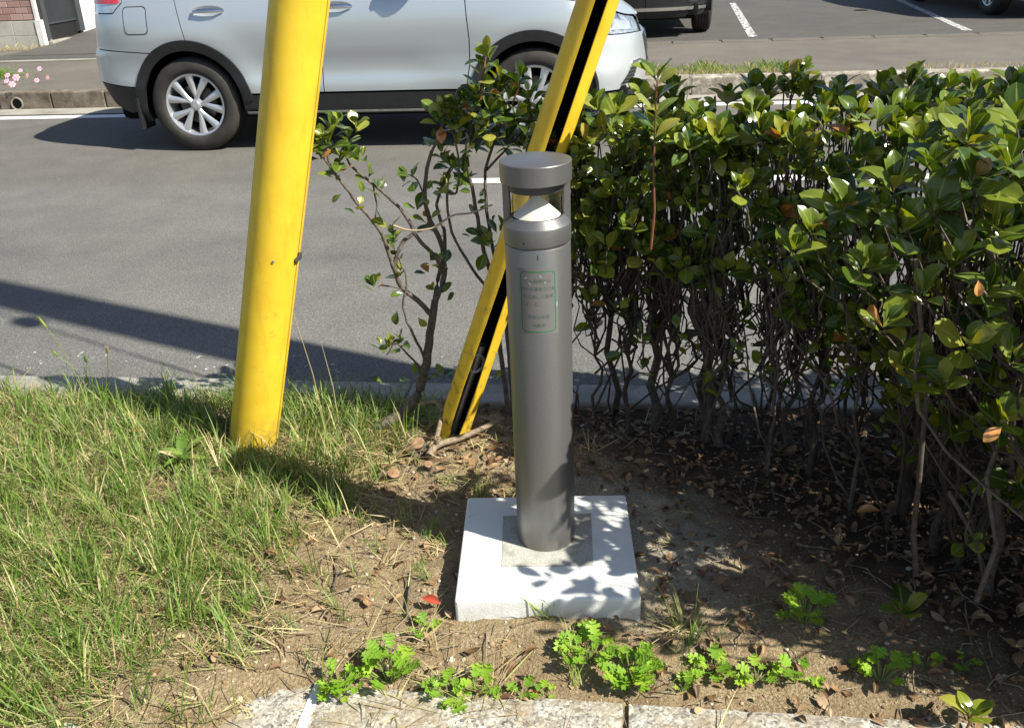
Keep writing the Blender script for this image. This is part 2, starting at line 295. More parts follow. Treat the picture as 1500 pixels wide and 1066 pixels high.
# car
def mk_car(name, c, metal, rough):
    m, t, b = new_mat(name); b.inputs['Metallic'].default_value = metal; b.inputs['Roughness'].default_value = rough; b.inputs['Coat Weight'].default_value = 0.6; b.inputs['Coat Roughness'].default_value = 0.06
    t.links.new(ramp(t, noise_fac(t, 1200, 2), [(0.3, [x * 0.93 for x in c]), (0.7, [min(1, x * 1.07) for x in c])]), b.inputs['Base Color']); return m
MT['silver'] = mk_car('silver_paint', (0.55, 0.595, 0.625), 0.6, 0.34); MT['carblack'] = mk_car('black_paint', (0.012, 0.013, 0.017), 0.1, 0.3); MT['carnavy'] = mk_car('dark_grey_paint', (0.03, 0.032, 0.036), 0.3, 0.3)
MT['trim'] = simple('black_trim', (0.011, 0.0115, 0.013), 0.45, c2=(0.016, 0.017, 0.018), scale=30)
MT['void'] = simple('dark_inside', (0.006, 0.006, 0.006), 0.9, spec=0.1)
MT['tyre'] = simple('tyre_rubber', (0.018, 0.0165, 0.015), 0.75, c2=(0.034, 0.030, 0.026), scale=14, bmp=(90, 0.2, 0.002))
MT['alloy'] = simple('alloy', (0.62, 0.64, 0.66), 0.32, 0.75, coat=0.4)
MT['chrome'] = simple('chrome', (0.75, 0.77, 0.8), 0.08, 1.0)
MT['brake'] = simple('brake_disc', (0.10, 0.095, 0.09), 0.45, 0.8)
MT['carglass'] = simple('car_glass', (0.012, 0.016, 0.018), 0.03, spec=0.8, coat=1)
MT['red_lens'] = simple('red_lens', (0.5, 0.015, 0.03), 0.1, coat=1, c2=(0.62, 0.06, 0.09), scale=60)
MT['clear_lens'] = simple('clear_lens', (0.5, 0.53, 0.56), 0.06, 0.6, coat=1, c2=(0.72, 0.75, 0.78), scale=22)
MT['lamp_inner'] = simple('lamp_inner', (0.13, 0.15, 0.18), 0.12, 0.6, coat=1, c2=(0.6, 0.64, 0.68), scale=18)
# house
MT['brick'] = mk_tint('brick_tile', [(0, (0.27, 0.165, 0.145)), (0.5, (0.33, 0.215, 0.19)), (1, (0.38, 0.26, 0.235))], 0.7, 0, 0.3)
MT['grout'] = simple('grout', (0.5, 0.43, 0.41), 0.9); MT['block'] = mk_concrete('block_wall', (0.36, 0.35, 0.31), (0.46, 0.45, 0.4), (0.31, 0.3, 0.26), 4, 60)
MT['siding'] = simple('siding', (0.62, 0.58, 0.54), 0.75, c2=(0.68, 0.64, 0.6), scale=12); MT['whitebase'] = simple('white_base', (0.70, 0.69, 0.66), 0.8, c2=(0.63, 0.62, 0.58), scale=6)
MT['frame'] = simple('dark_frame', (0.075, 0.08, 0.085), 0.45, 0.4); MT['door'] = simple('door_panel', (0.028, 0.031, 0.036), 0.35, 0.2, c2=(0.036, 0.039, 0.045), scale=3); MT['roof'] = simple('roof_tile', (0.08, 0.08, 0.09), 0.6)
MT['petal'] = simple('pink_petal', (0.75, 0.22, 0.45), 0.5, c2=(0.85, 0.45, 0.62), scale=30); MT['pollen'] = simple('flower_centre', (0.6, 0.45, 0.08), 0.7)
MT['insul'] = simple('insulator', (0.6, 0.6, 0.58), 0.3)

# ------------------------------------------------------------------ setting: ground, road, kerbs, pavements, lot
ZR, ZS = -0.06, 0.10
def sheet(name, u0, u1, v0, v1, z, m, kind='structure', nu=1, nv=1, skew=0, parent=None):
    b = MB(); b.add([(u0, v0, z), (u1, v0, z), (u1 + skew, v1, z), (u0 + skew, v1, z)], [(0, 1, 2, 3)])
    o = b.build(name, m, parent, rz=YAW if parent is None else 0)
    if kind: o['kind'] = kind
    return o
sheet('ground', -250, 250, -250, 250, -0.16, MT['lot'])
road = sheet('road', -60, 60, 2.9, 9.4, ZR, MT['asphalt'])
sheet('centre_line', -1.08, 3.9, 6.03, 6.16, ZR + 0.004, MT['paint'], None, parent=road)
sheet('centre_line', -11.1, -6.1, 6.03, 6.16, ZR + 0.004, MT['paint'], None, parent=road)
sheet('edge_line', -40, 40, 8.74, 8.90, ZR + 0.004, MT['paint'], None, parent=road)
sheet('worn_edge_line', -30, 30, 3.12, 3.29, ZR + 0.004, MT['paint_worn'], None, parent=road)
sheet('gutter_strip', -40, 40, 8.97, 9.32, ZR + 0.006, MT['gutter'], None, parent=road)
walk = sheet('far_pavement', -40, 40, 9.4, 12.15, ZS, MT['walk'])
lot = sheet('parking_lot', -9.0, 60, 12.33, 60, ZS - 0.004, MT['lot'])
sheet('house_plot', -60, -9.0, 12.3, 60, ZS - 0.006, MT['walk'])
for u, sk in ((1.47, 0.25), (4.06, 0.42), (6.7, 0.6), (-1.2, 0.1)):
    sheet('bay_line', u, u + 0.11, 12.66, 18.0, ZS + 0.002, MT['paint_lot'], None, skew=sk, parent=lot)
def box_mesh(sx, sy, sz, bev, name):
    bm = bmesh.new(); bmesh.ops.create_cube(bm, size=1)
    for v in bm.verts: v.co = Vector((v.co.x * sx, v.co.y * sy, v.co.z * sz))
    if bev: bmesh.ops.bevel(bm, geom=bm.edges[:], offset=bev, segments=2, affect='EDGES', profile=0.5)
    me = bpy.data.meshes.new(name); bm.to_mesh(me); bm.free(); return me
# near kerb: concrete blocks between the planting strip and the road
kerb = empty('kerb', (0, 0, 0), YAW); kerb['kind'] = 'structure'
kme = box_mesh(0.596, 0.148, 0.24, 0.012, 'kerb_stone'); kme.materials.append(MT['kerb'])
for i in range(-9, 10):
    o = link('kerb_stone', kme, None, kerb, (i * 0.6 + 0.13, 2.865, -0.112 + rnd.uniform(-.003, .003))); o.rotation_euler = (0, rnd.uniform(-.004, .004), rnd.uniform(-.005, .005))
# far kerb
fk = empty('far_kerb', (0, 0, 0), YAW); fk['kind'] = 'structure'
fme = box_mesh(0.590, 0.17, 0.30, 0.014, 'kerb_stone'); fme.materials.append(MT['farkerb'])
fme2 = fme.copy(); fme2.materials.clear(); fme2.materials.append(MT['farkerb_pale'])
for i in range(-20, 14):
    link('kerb_stone', fme if i < 0 else fme2, None, fk, (i * 0.6 + 0.27, 9.42, ZS + 0.012 - 0.15))
for i in range(-3, 13):   # pale mortar in the joints on the right
    b = MB(); b.box((-.008, -.088, -.15), (.008, 0, .004)); b.build('mortar_joint', MT['gutter'], fk, loc=(i * 0.6 - 0.03, 9.425, ZS + 0.012))
b = MB(); b.lathe([(0.050, -.006), (0.066, -.012), (0.070, .004)], 24, axis='Y'); pr = b.build('drain_pipe', MT['gutter'], fk, True, loc=(-6.42, 9.335, 0.0))
b = MB(); b.lathe([(0.0, -.002), (0.051, -.002)], 24, axis='Y'); b.build('drain_opening', MT['void'], pr)
# gutter covers along the lot, light concrete edging at left
gc = empty('gutter_cover_row', (0, 0, 0), YAW); gc['kind'] = 'structure'
gme = box_mesh(0.592, 0.22, 0.1, 0.006, 'gutter_cover'); gme.materials.append(MT['walk'])
gme2 = box_mesh(0.06, 0.05, 0.1, 0.004, 'gap'); gme2.materials.append(MT['void'])
for i in range(-6, 16):
    o = link('gutter_cover', gme, None, gc, (i * 0.6 + 0.2, 12.25, ZS - 0.042)); o.rotation_euler = (rnd.uniform(-.01, .01), rnd.uniform(-.006, .006), 0)
    link('lifting_slot', gme2, None, gc, (i * 0.6 - 0.1, 12.30, ZS - 0.0405))
b = MB()
for i in range(-14, -6): b.box((i * 0.9 + .005, 12.14, ZS - .1), (i * 0.9 + .895, 12.30, ZS + .012))
sheet('concrete_edging', -14, -5.4, 12.14, 12.30, ZS + 0.006, MT['gutter'])
# near pavement: granite kerbstones then paving
pv = empty('near_pavement', (0, 0, 0), YAW); pv['kind'] = 'structure'
for i in range(-5, 6):
    sub = bmesh.new(); bmesh.ops.create_grid(sub, x_segments=24, y_segments=8, size=0.5)
    for v in sub.verts:
        x, y = v.co.x * 0.655, v.co.y * 0.25
        e = max(abs(v.co.x), abs(v.co.y)) ; dz = -0.006 if e > 0.49 else 0
        v.co = Vector((x, y, 0.0045 * noise.noise(Vector((x * 40 + i * 9, y * 40, 3))) + dz))
    ex = bmesh.ops.extrude_edge_only(sub, edges=[e for e in sub.edges if e.is_boundary])
    for v in [g for g in ex['geom'] if isinstance(g, bmesh.types.BMVert)]: v.co.z = -0.15
    me = bpy.data.meshes.new('granite_kerbstone'); sub.to_mesh(me); sub.free()
    o = link('granite_kerbstone', me, MT['granite'], pv, (i * 0.668 + 0.342, 1.358, -0.012 + rnd.uniform(-.003, .003)))
b = MB(); b.box((-.010, -.12, -.1), (.010, .123, .0005)); b.build('mortar_joint', MT['whitebase'], pv, loc=(-0.663, 1.358, -0.0135))
sheet('paving', -30, 30, -12, 1.23, -0.02, MT['walk'], None, parent=pv)

# planting strip soil
def soil_z(x, y):
    u, v = uvof(x, y)
    z = 0.020 * noise.noise(Vector((x * 3.1, y * 3.1, 0))) + 0.012 * noise.noise(Vector((x * 11, y * 11, 5))) + 0.007 * noise.noise(Vector((x * 31, y * 31, 9))) + 0.0035 * noise.noise(Vector((x * 80, y * 80, 2)))
    edge = smooth(1.34, 1.62, v + .17 * smooth(-.48, -.75, x) - (.04 * smooth(-.42, -.25, x) + .055 * smooth(-.25, .05, x)) * (1 - smooth(.72, .95, x)) + 0.05 * noise.noise(Vector((x * 5, y * 5, 20))))
    z = -0.034 + (z + 0.034) * edge - .03 * smooth(1.30, 1.22, v) + 0.006 * (1 - edge) * noise.noise(Vector((x * 17, y * 17, 1)))
    z += 0.03 * math.exp(-((x + 0.8) ** 2 + (v - 1.45) ** 2) / 0.04) * 0.6
    z -= 0.014 * smooth(2.62, 2.79, v)
    dx, dy = x - 0.068, y - 1.93; k = max(abs(dx), abs(dy))
    if k < 0.20: z = min(z, -0.004)
    return z
US = np.arange(-3.4, 3.6, 0.0125); VS = np.linspace(1.20, 2.80, 130)
vs = []
for v in VS:
    for u in US:
        p = RW(u, v); vs.append((p.x, p.y, soil_z(p.x, p.y)))
nu_ = len(US); fs = [(j * nu_ + i, j * nu_ + i + 1, (j + 1) * nu_ + i + 1, (j + 1) * nu_ + i) for j in range(len(VS) - 1) for i in range(nu_ - 1)]
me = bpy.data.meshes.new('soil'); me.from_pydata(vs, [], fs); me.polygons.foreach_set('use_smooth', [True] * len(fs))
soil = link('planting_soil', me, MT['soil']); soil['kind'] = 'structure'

# ------------------------------------------------------------------ house
def wallpos(u, v, z=0): return RW(u, v, z)
house = empty('house', RW(-8.85, 13.82, ZS), YAW); tag(house, 'house corner with brown brick tiles, concrete block base and a dark side door', 'house')
b = MB(); b.box((-6, 0.03, 0.40), (-0.03, 6, 3.2)); b.build('wall', MT['grout'], house)
b = MB(); b.box((-0.034, 1.21, 0.2), (-0.012, 6, 3.2)); b.build('side_wall', MT['siding'], house)
for k in range(14):   # siding boards on the side wall
    b = MB(); b.box((-0.012, 1.22, 0.62 + k * 0.18), (0.004, 5.9, 0.62 + k * 0.18 + 0.173)); b.build('siding_board', MT['siding'], house, bevel=0.004)
b = MB(); b.box((-0.03, 1.2, -0.3), (0.0, 6, 0.61)); b.build('white_plinth', MT['whitebase'], house)
for r in range(2):
    for i in range(5):
        b = MB(); b.box((-0.40 * i - 0.397 - 0.2 * r * 0 , -0.02 + 0.006 * r, -0.02 + r * 0.21), (-0.40 * i - 0.003, 0.3, 0.205 - 0.02 + r * 0.21)); b.build('concrete_block', MT['block'], house, bevel=0.004)
b = MB(); b.box((-6, -0.0, -0.2), (-2.01, 0.3, 0.40)); b.build('foundation', MT['block'], house)
b = MB(); b.box((-0.02, -0.03, -0.2), (0.07, 0.06, 0.40)); b.build('plinth_corner', MT['whitebase'], house)
bme = box_mesh(0.196, 0.03, 0.083, 0.005, 'brick'); bme.materials.append(MT['brick'])
bhalf = box_mesh(0.094, 0.03, 0.083, 0.005, 'brick'); bhalf.materials.append(MT['brick'])
for r in range(17):
    z = 0.405 + 0.09 * r + 0.045
    off = 0.102 * (r % 2)
    if r % 2: link('brick', bhalf, None, house, (-0.055, 0.016, z))
    for i in range(11): link('brick', bme, None, house, (-0.106 - 0.204 * i - off + 0.0, 0.016, z))
b = MB(); b.box((-0.012, -0.012, 0.40), (0.03, 0.05, 3.2)); b.build('corner_trim', MT['siding'], house)
# door on the side wall
dr = empty('door', (0, 0, 0), 0, house)
b = MB(); b.box((-0.03, 0.12, 0.10), (0.05, 0.22, 2.3)); b.build('door_frame', MT['frame'], dr, bevel=0.004)
b = MB(); b.box((-0.03, 1.06, 0.14), (0.05, 1.2, 2.3)); b.build('door_frame', MT['frame'], dr, bevel=0.004)
b = MB(); b.box((-0.03, 0.22, 0.32), (0.0, 1.06, 2.3)); b.build('door_panel', MT['door'], dr)
b = MB(); b.box((-0.034, 0.22, 0.06), (-0.012, 1.06, 0.32)); b.build('kick_plate', MT['ink'], dr)
b = MB(); b.box((-0.02, 0.22, 0.315), (0.012, 1.06, 0.335)); b.build('door_rail', MT['frame'], dr)
b = MB(); b.box((-0.05, 1.93, 0.05), (0.06, 2.02, 3.1)); b.build('downpipe', MT['frame'], house, bevel=0.01)
b = MB(); b.add([(-6.4, -0.5, 3.2), (0.5, -0.5, 3.2), (0.5, 6.5, 3.2), (-6.4, 6.5, 3.2), (-2.9, 3, 4.9)], [(0, 1, 4), (1, 2, 4), (2, 3, 4), (3, 0, 4), (3, 2, 1, 0)]); b.build('roof', MT['roof'], house)
b = MB(); b.box((-0.01, 0.1, -.3), (0.12, 1.3, 0.085)); b.build('door_sill', MT['gutter'], house, bevel=0.005)
# asphalt ramp beside the house
b = MB(); b.add([(-8.80, 12.9, ZS), (-4.5, 12.9, ZS + .002), (-4.5, 17, ZS + .05), (-8.80, 17, ZS + .26), (-8.80, 13.9, ZS + .05)], [(0, 1, 2), (0, 2, 4), (4, 2, 3)])
o = b.build('driveway_ramp', MT['lot'], rz=YAW); o['kind'] = 'structure'

# ------------------------------------------------------------------ car
PLAN = [(-.955, 0), (-.95, -.3), (-.915, -.56), (-.83, -.725), (-.66, -.825), (-.4, -.872), (0, -.897), (.6, -.908), (1.3, -.912), (2.0, -.91), (2.5, -.903), (2.9, -.88), (3.13, -.83), (3.30, -.735), (3.42, -.585), (3.50, -.38), (3.54, -.17), (3.55, 0)]
def catmull(P, n=24):
    out = []; P = [np.array(p, float) for p in P]; Q = [2 * P[0] - P[1]] + P + [2 * P[-1] - P[-2]]
    for i in range(1, len(Q) - 2):
        for k in range(n):
            t = k / n; a, b_, c, d = Q[i - 1], Q[i], Q[i + 1], Q[i + 2]
            out.append(0.5 * ((2 * b_) + (-a + c) * t + (2 * a - 5 * b_ + 4 * c - d) * t * t + (-a + 3 * b_ - 3 * c + d) * t ** 3))
    out.append(P[-1]); return np.array(out)
PC = catmull(PLAN); PS = np.concatenate([[0], np.cumsum(np.hypot(*np.diff(PC, axis=0).T))])
PS = PS - np.interp(1.3, PC[:, 0], PS) + 1.3
S0, S1 = float(PS[0]), float(PS[-1])
TN = np.gradient(PC, axis=0); TN /= np.hypot(TN[:, 0], TN[:, 1])[:, None]; NOUT = np.stack([TN[:, 1], -TN[:, 0]], 1)
def prof(z, tab): return float(np.interp(z, [t[0] for t in tab], [t[1] for t in tab]))
def spl(tab):
    c = catmull(tab, 10); return list(c[:, 0]), list(c[:, 1])
SIDE = spl([(.16, .11), (.27, .05), (.40, .032), (.50, .020), (.58, .026), (.68, .024), (.78, .010), (.88, .0), (.98, .002), (1.06, .018), (1.14, .045), (1.26, .085)])
FRONT = spl([(.16, .12), (.27, .04), (.40, .01), (.52, .0), (.64, .012), (.74, .03), (.84, .07), (.92, .13), (1.0, .22), (1.26, .4)])
REAR = spl([(.16, .22), (.30, .12), (.40, .06), (.52, .012), (.62, .0), (.74, .004), (.80, .03), (.92, .05), (1.1, .085), (1.26, .13)])
def inset(s, z):
    wf = smooth(2.95, 3.65, s); wr = smooth(-.45, -1.05, s) if s < -.45 else 0
    v = np.interp(z, *SIDE) * (1 - wf - wr) + np.interp(z, *FRONT) * wf + np.interp(z, *REAR) * wr
    for hx in (0, 2.705):
        r = math.hypot(s - hx, z - .355); v -= 0.016 * math.exp(-((r - .50) / .13) ** 2) * (1 if z > .3 else 0)
    v += 0.016 * math.exp(-((z - .60) / .11) ** 2) * smooth(.35, .8, s) * (1 - smooth(1.7, 2.1, s))
    return v
def carP(s, z, off=0):
    x = np.interp(s, PS, PC[:, 0]); y = np.interp(s, PS, PC[:, 1]); nx = np.interp(s, PS, NOUT[:, 0]); ny = np.interp(s, PS, NOUT[:, 1])
    l = math.hypot(nx, ny); d = off - inset(s, z); return Vector((x + nx / l * d, y + ny / l * d, z))
def carN(s, z, off=0):
    e = .012; a = carP(min(s + e, S1), z, off) - carP(max(s - e, S0), z, off); b_ = carP(s, z + e, off) - carP(s, z - e, off); n = a.cross(b_); n.normalize(); return n
def resample(poly, step):
    out = []
    for i, p in enumerate(poly):
        q = poly[(i + 1) % len(poly)]; n = max(1, int(math.hypot(q[0] - p[0], q[1] - p[1]) / step))
        for k in range(n): out.append((p[0] + (q[0] - p[0]) * k / n, p[1] + (q[1] - p[1]) * k / n))
    return out
def shrink(poly, g):
    a = sum(p[0] * q[1] - q[0] * p[1] for p, q in zip(poly, poly[1:] + poly[:1]))
    if a < 0: poly = poly[::-1]
    out = []; n = len(poly)
    for i in range(n):
        p0, p1, p2 = (Vector(poly[i - 1]), Vector(poly[i]), Vector(poly[(i + 1) % n]))
        d1 = (p1 - p0).normalized(); d2 = (p2 - p1).normalized(); n1 = Vector((-d1.y, d1.x)); n2 = Vector((-d2.y, d2.x)); m = n1 + n2
        if m.length < 1e-6: m = n1
        m.normalize(); out.append(tuple(p1 + m * (g / max(.4, m.dot(n1)))))
    return out
def inpoly(p, poly):
    c = False; j = len(poly) - 1
    for i in range(len(poly)):
        if (poly[i][1] > p[1]) != (poly[j][1] > p[1]) and p[0] < (poly[j][0] - poly[i][0]) * (p[1] - poly[i][1]) / (poly[j][1] - poly[i][1]) + poly[i][0]: c = not c
        j = i
    return c
def car_panel(name, poly, m, parent, off=0, gap=.004, depth=.022, step=.035, mirror=True, holes=()):
    P = shrink(resample(poly, step * 1.0), gap)
    lo = np.min(P, 0); hi = np.max(P, 0); pts = [Vector(p) for p in P]; nb = len(P)
    for x in np.arange(lo[0] + step / 2, hi[0], step):
        for y in np.arange(lo[1] + step / 2, hi[1], step):
            if inpoly((x, y), P) and not any(inpoly((x, y), h) for h in holes):
                if min(math.hypot(x - q[0], y - q[1]) for q in P) > step * .45: pts.append(Vector((x, y)))
    ed = [(i, (i + 1) % nb) for i in range(nb)]
    for h in holes:
        o_ = len(pts); pts += [Vector(q) for q in h]; ed += [(o_ + i, o_ + (i + 1) % len(h)) for i in range(len(h))]
    vo, eo, fo, *_ = delaunay_2d_cdt(pts, ed, [], 0, 1e-6)
    cen_ = lambda f: tuple(sum((vo[i] for i in f), Vector((0, 0))) / len(f))
    fo = [f for f in fo if inpoly(cen_(f), P) and not any(inpoly(cen_(f), h) for h in holes)]
    V = [carP(v.x, v.y, off) for v in vo]; NN = [carN(v.x, v.y, off) for v in vo]
    bi = []
    for q in P:
        bi.append(min(range(len(vo)), key=lambda i: (vo[i].x - q[0]) ** 2 + (vo[i].y - q[1]) ** 2))
    base = len(V); F = []
    for f in fo:
        a, b_, c = [V[i] for i in f[:3]]
        F.append(tuple(f) if (b_ - a).cross(c - a).dot(NN[f[0]]) > 0 else tuple(reversed(f)))
    for k in bi: V.append(V[k] - NN[k] * depth)
    rim = []
    for k in range(nb):
        k2 = (k + 1) % nb; rim.append((bi[k], base + k, base + k2, bi[k2]))
    res = []
    for side in ((1, -1) if mirror else (1,)):
        me = bpy.data.meshes.new(name)
        if side == 1: me.from_pydata(V, [], F + rim)
        else: me.from_pydata([(v.x, -v.y, v.z) for v in V], [], [f[::-1] for f in F + rim])
        me.polygons.foreach_set('use_smooth', [True] * len(F) + [False] * len(rim))
        nrm = []
        for pl in me.polygons:
            for vi in pl.vertices:
                if pl.index < len(F): n = NN[vi]; nrm.append((n.x, n.y * side, n.z))
                else: nrm.append((0, 0, 0))
        me.normals_split_custom_set(nrm)
        res.append(link(name, me, m, parent))
    return res
def oval(hx, z, a, b_, n=24): return [(hx + a * math.cos(2 * math.pi * k / n), z + b_ * math.sin(2 * math.pi * k / n)) for k in range(n)]
HZ = 1.05
def arc(hx, r, a0, a1, n=18, zc=.355): return [(hx + r * math.cos(rad(a0 + (a1 - a0) * k / n)), zc + r * math.sin(rad(a0 + (a1 - a0) * k / n))) for k in range(n + 1)]
def ztop(s): return float(np.interp(s, [-2, 2.0, 2.3, 2.7, 3.0, 3.3, 3.7, 4.1, 4.6], [1.22, 1.22, 1.16, 1.10, 1.04, .97, .895, .865, .855]))
def make_car(name, loc, rz, paint, label, chrome_bumper=False, detail=True):
    car = empty(name, loc, rz); tag(car, label, 'car')
    A = .46
    gap = .003
    side = lambda *a, **k: car_panel(*a, car, **k)
    st = .04 if detail else .07
    car_panel('rear_bumper', [(S0, .80), (-1.0, .80), (-.227, .755)] + arc(0, A, 120.3, 161.6) + [(-.6, .51), (-1.0, .545), (S0, .55)], paint, car, step=st)
    car_panel('rear_bumper_skirt', [(S0, .55), (-1.0, .545), (-.6, .51)] + arc(0, A, 161.6, 184, 6) + [(-.60, .29), (-.9, .36), (S0, .36)], MT['trim'], car, step=st, off=-.002)
    sT = -1.12
    car_panel('quarter_panel', [(sT, .80), (-1.0, .80), (-.227, .755)] + arc(0, A, 120.3, 86) + [(.02, .9), (-.005, 1.02), (-.055, 1.22), (-.50, 1.22), (-.48, 1.13), (-.565, 1.055), (sT, 1.05)], paint, car, step=st)
    car_panel('tailgate', [(S0, .80), (sT, .80), (sT, 1.22), (S0, 1.22)], paint, car, step=st)
    for o in car_panel('tail_lamp', [(sT, 1.05), (-.565, 1.055), (-.48, 1.13), (-.50, 1.22), (sT, 1.22)], MT['clear_lens'], car, step=st, off=.004):
        pass
    car_panel('red_lens', [(sT, 1.115), (-.515, 1.12), (-.495, 1.135), (-.515, 1.19), (sT, 1.195)], MT['red_lens'], car, step=st, off=.009, depth=.006)
    car_panel('rear_door', arc(0, A, 86, 10.6) + [(1.072, .44), (1.078, .8), (1.05, 1.22), (-.055, 1.22), (-.005, 1.02), (.02, .9)], paint, car, step=st, holes=[oval(.235, HZ, .135, .042)])
    car_panel('front_door', [(1.072, .44), (2.19, .44), (2.225, .62), (2.232, .8), (2.205, 1.185), (2.0, 1.22), (1.05, 1.22), (1.078, .8)], paint, car, step=st, holes=[oval(1.235, HZ, .135, .042)])
    topf = [(s, ztop(s)) for s in (3.2, 3.0, 2.8, 2.6, 2.4, 2.3)]
    car_panel('front_fender', [(2.19, .44)] + arc(2.705, A, 169.4, 30) + [(3.16, .70), (3.22, .80), (3.12, .92)] + topf + [(2.205, 1.185), (2.232, .8), (2.225, .62)], paint, car, step=st)
    car_panel('front_bumper', arc(2.705, A, 3.0, 30, 6) + [(3.16, .70), (3.22, .80), (3.3, .785), (3.8, .765), (4.0, .75), (S1, .74), (S1, .37), (3.3, .38)], paint, car, step=st)
    car_panel('front_lip', [(3.168, .365), (3.3, .37), (S1, .36), (S1, .24), (3.4, .24), (3.2, .28)], MT['trim'], car, step=st, off=-.004)
    car_panel('headlamp', [(3.12, .92), (3.22, .80), (3.3, .785), (3.8, .765)] + [(s, ztop(s) - .012) for s in (3.8, 3.6, 3.4, 3.25)], MT['lamp_inner'], car, step=st, off=.005)
    car_panel('headlamp_lens', [(3.30, .815), (3.62, .795), (3.64, .855), (3.40, .885)], MT['clear_lens'], car, step=st, off=.010, depth=.005)
    car_panel('fog_recess', [(3.40, .41), (3.56, .415), (3.66, .55), (3.55, .545)], MT['trim'], car, step=st, off=.004)
    for k in range(5):
        z0 = .43 + k * .024; car_panel('fog_slat', [(3.425 + (z0 - .41) * .8, z0), (3.56 + (z0 - .415) * .6, z0), (3.56 + (z0 - .407) * .6, z0 + .008), (3.43 + (z0 - .41) * .8, z0 + .008)], MT['frame'], car, step=st, off=.010, gap=0, depth=.004)
    car_panel('fog_surround', [(3.53, .556), (3.70, .562), (3.715, .58), (3.55, .575)], MT['chrome'] if not chrome_bumper else MT['trim'], car, step=st, off=.010, gap=.001)
    car_panel('grille', [(3.98, .50), (S1, .50), (S1, .74), (4.0, .75), (3.9, .73)], MT['trim'], car, step=st, off=.004)
    car_panel('grille_bar', [(3.95, .73), (4.0, .75), (4.3, .55), (S1, .53), (S1, .51), (4.25, .52)], MT['chrome'], car, step=st, off=.012, gap=0)
    car_panel('sill', [(.40, .43), (2.30, .43), (2.29, .27), (.41, .27)], MT['trim'], car, step=st, off=.006)
    car_panel('sill_strip', [(.43, .30), (2.26, .30), (2.26, .285), (.43, .285)], MT['galv'], car, step=st, off=.012, gap=0, depth=.004)
    for hx, a0, a1 in ((0, 196, 4), (2.705, 176, -2)):
        car_panel('wheel_arch_trim', arc(hx, .497, a0, a1, 40) + arc(hx, .418, a1, a0, 40), MT['trim'], car, step=st, off=.014, gap=0, depth=.03)
    car_panel('inner_shell', [(S0, .38)] + [(-.62, .36)] + arc(0, .475, 180, 6, 20) + [(2.21, .40)] + arc(2.705, .475, 172, 6, 20) + [(3.3, .39), (S1, .39), (S1, .83), (3.7, .85), (3.0, 1.0), (2.2, 1.13), (S0, 1.2)], MT['void'], car, off=-.024, step=.09, depth=0.002)
    # fuel flap on the right flank
    fp = []
    for (cx, cz, a0) in ((-.305, 1.065, 0), (-.435, 1.065, 90), (-.435, .935, 180), (-.305, .935, 270)):
        fp += [(cx + .03 * math.cos(rad(a0 + 22.5 * k)), cz + .03 * math.sin(rad(a0 + 22.5 * k))) for k in range(5)]
    fpr = [(-.37 + (x + .37) * 1.07, 1.0 + (z - 1.0) * 1.07) for x, z in fp]
    car_panel('fuel_flap_gap', fpr, MT['trim'], car, off=.0015, gap=0, step=.03, depth=.001, mirror=False)
    car_panel('fuel_flap', fp, paint, car, off=.004, gap=.0, step=.03, depth=.003, mirror=False)
    # door handles
    for hx in (.235, 1.235):
        for sg in (1, -1):
            b = MB(); P0 = [carP(x, z, .0) for x, z in oval(hx, HZ, .135, .042)]; P1 = [carP(x, z, -.014) for x, z in oval(hx, HZ, .118, .034)]; P2 = [carP(x, z, -.022) for x, z in oval(hx, HZ, .07, .02)]
            b.add(P0 + P1 + P2 + [carP(hx, HZ, -.023)], [(k0 * 24 + i, k0 * 24 + (i + 1) % 24, k0 * 24 + 24 + (i + 1) % 24, k0 * 24 + 24 + i) for k0 in (0, 1) for i in range(24)] + [(48 + i, 48 + (i + 1) % 24, 72) for i in range(24)])
            b.v = [(v[0], v[1] * sg, v[2]) for v in b.v]
            b.build('handle_cup', paint, car, True, 60)
            b = MB(); b.tube([carP(hx - .118, HZ, .004), carP(hx - .10, HZ + .003, .022), carP(hx, HZ + .008, .030), carP(hx + .08, HZ + .005, .024), carP(hx + .122, HZ - .001, .004)], [.012, .015, .016, .015, .011], 10)
            b.v = [(v[0], v[1] * sg, v[2]) for v in b.v]; b.build('door_handle', MT['chrome'] if detail else MT['trim'], car, True)
    # wheels
    tyre = MB(); tyre.lathe([(.232, -.075), (.243, -.106), (.275, -.118), (.315, -.115), (.345, -.100), (.358, -.082), (.362, -.05), (.3625, 0), (.362, .05), (.358, .082), (.345, .1), (.315, .115), (.243, .106), (.232, .075)], 64, axis='Y')
    tyre_me = tyre.mesh('tyre', True, 50)
    gro = MB()
    for yy in (-.055, -.018, .018, .055): gro.lathe([(.3632, yy - .005), (.3632, yy + .005)], 64, axis='Y')
    gro_me = gro.mesh('tread_groove')
    rimb = MB(); rimb.lathe([(.232, -.07), (.238, -.094), (.244, -.100), (.238, -.103), (.224, -.096), (.216, -.07), (.213, -.01), (.213, .08)], 64, axis='Y')
    rim_me = rimb.mesh('rim', True, 45)
    sp = MB()
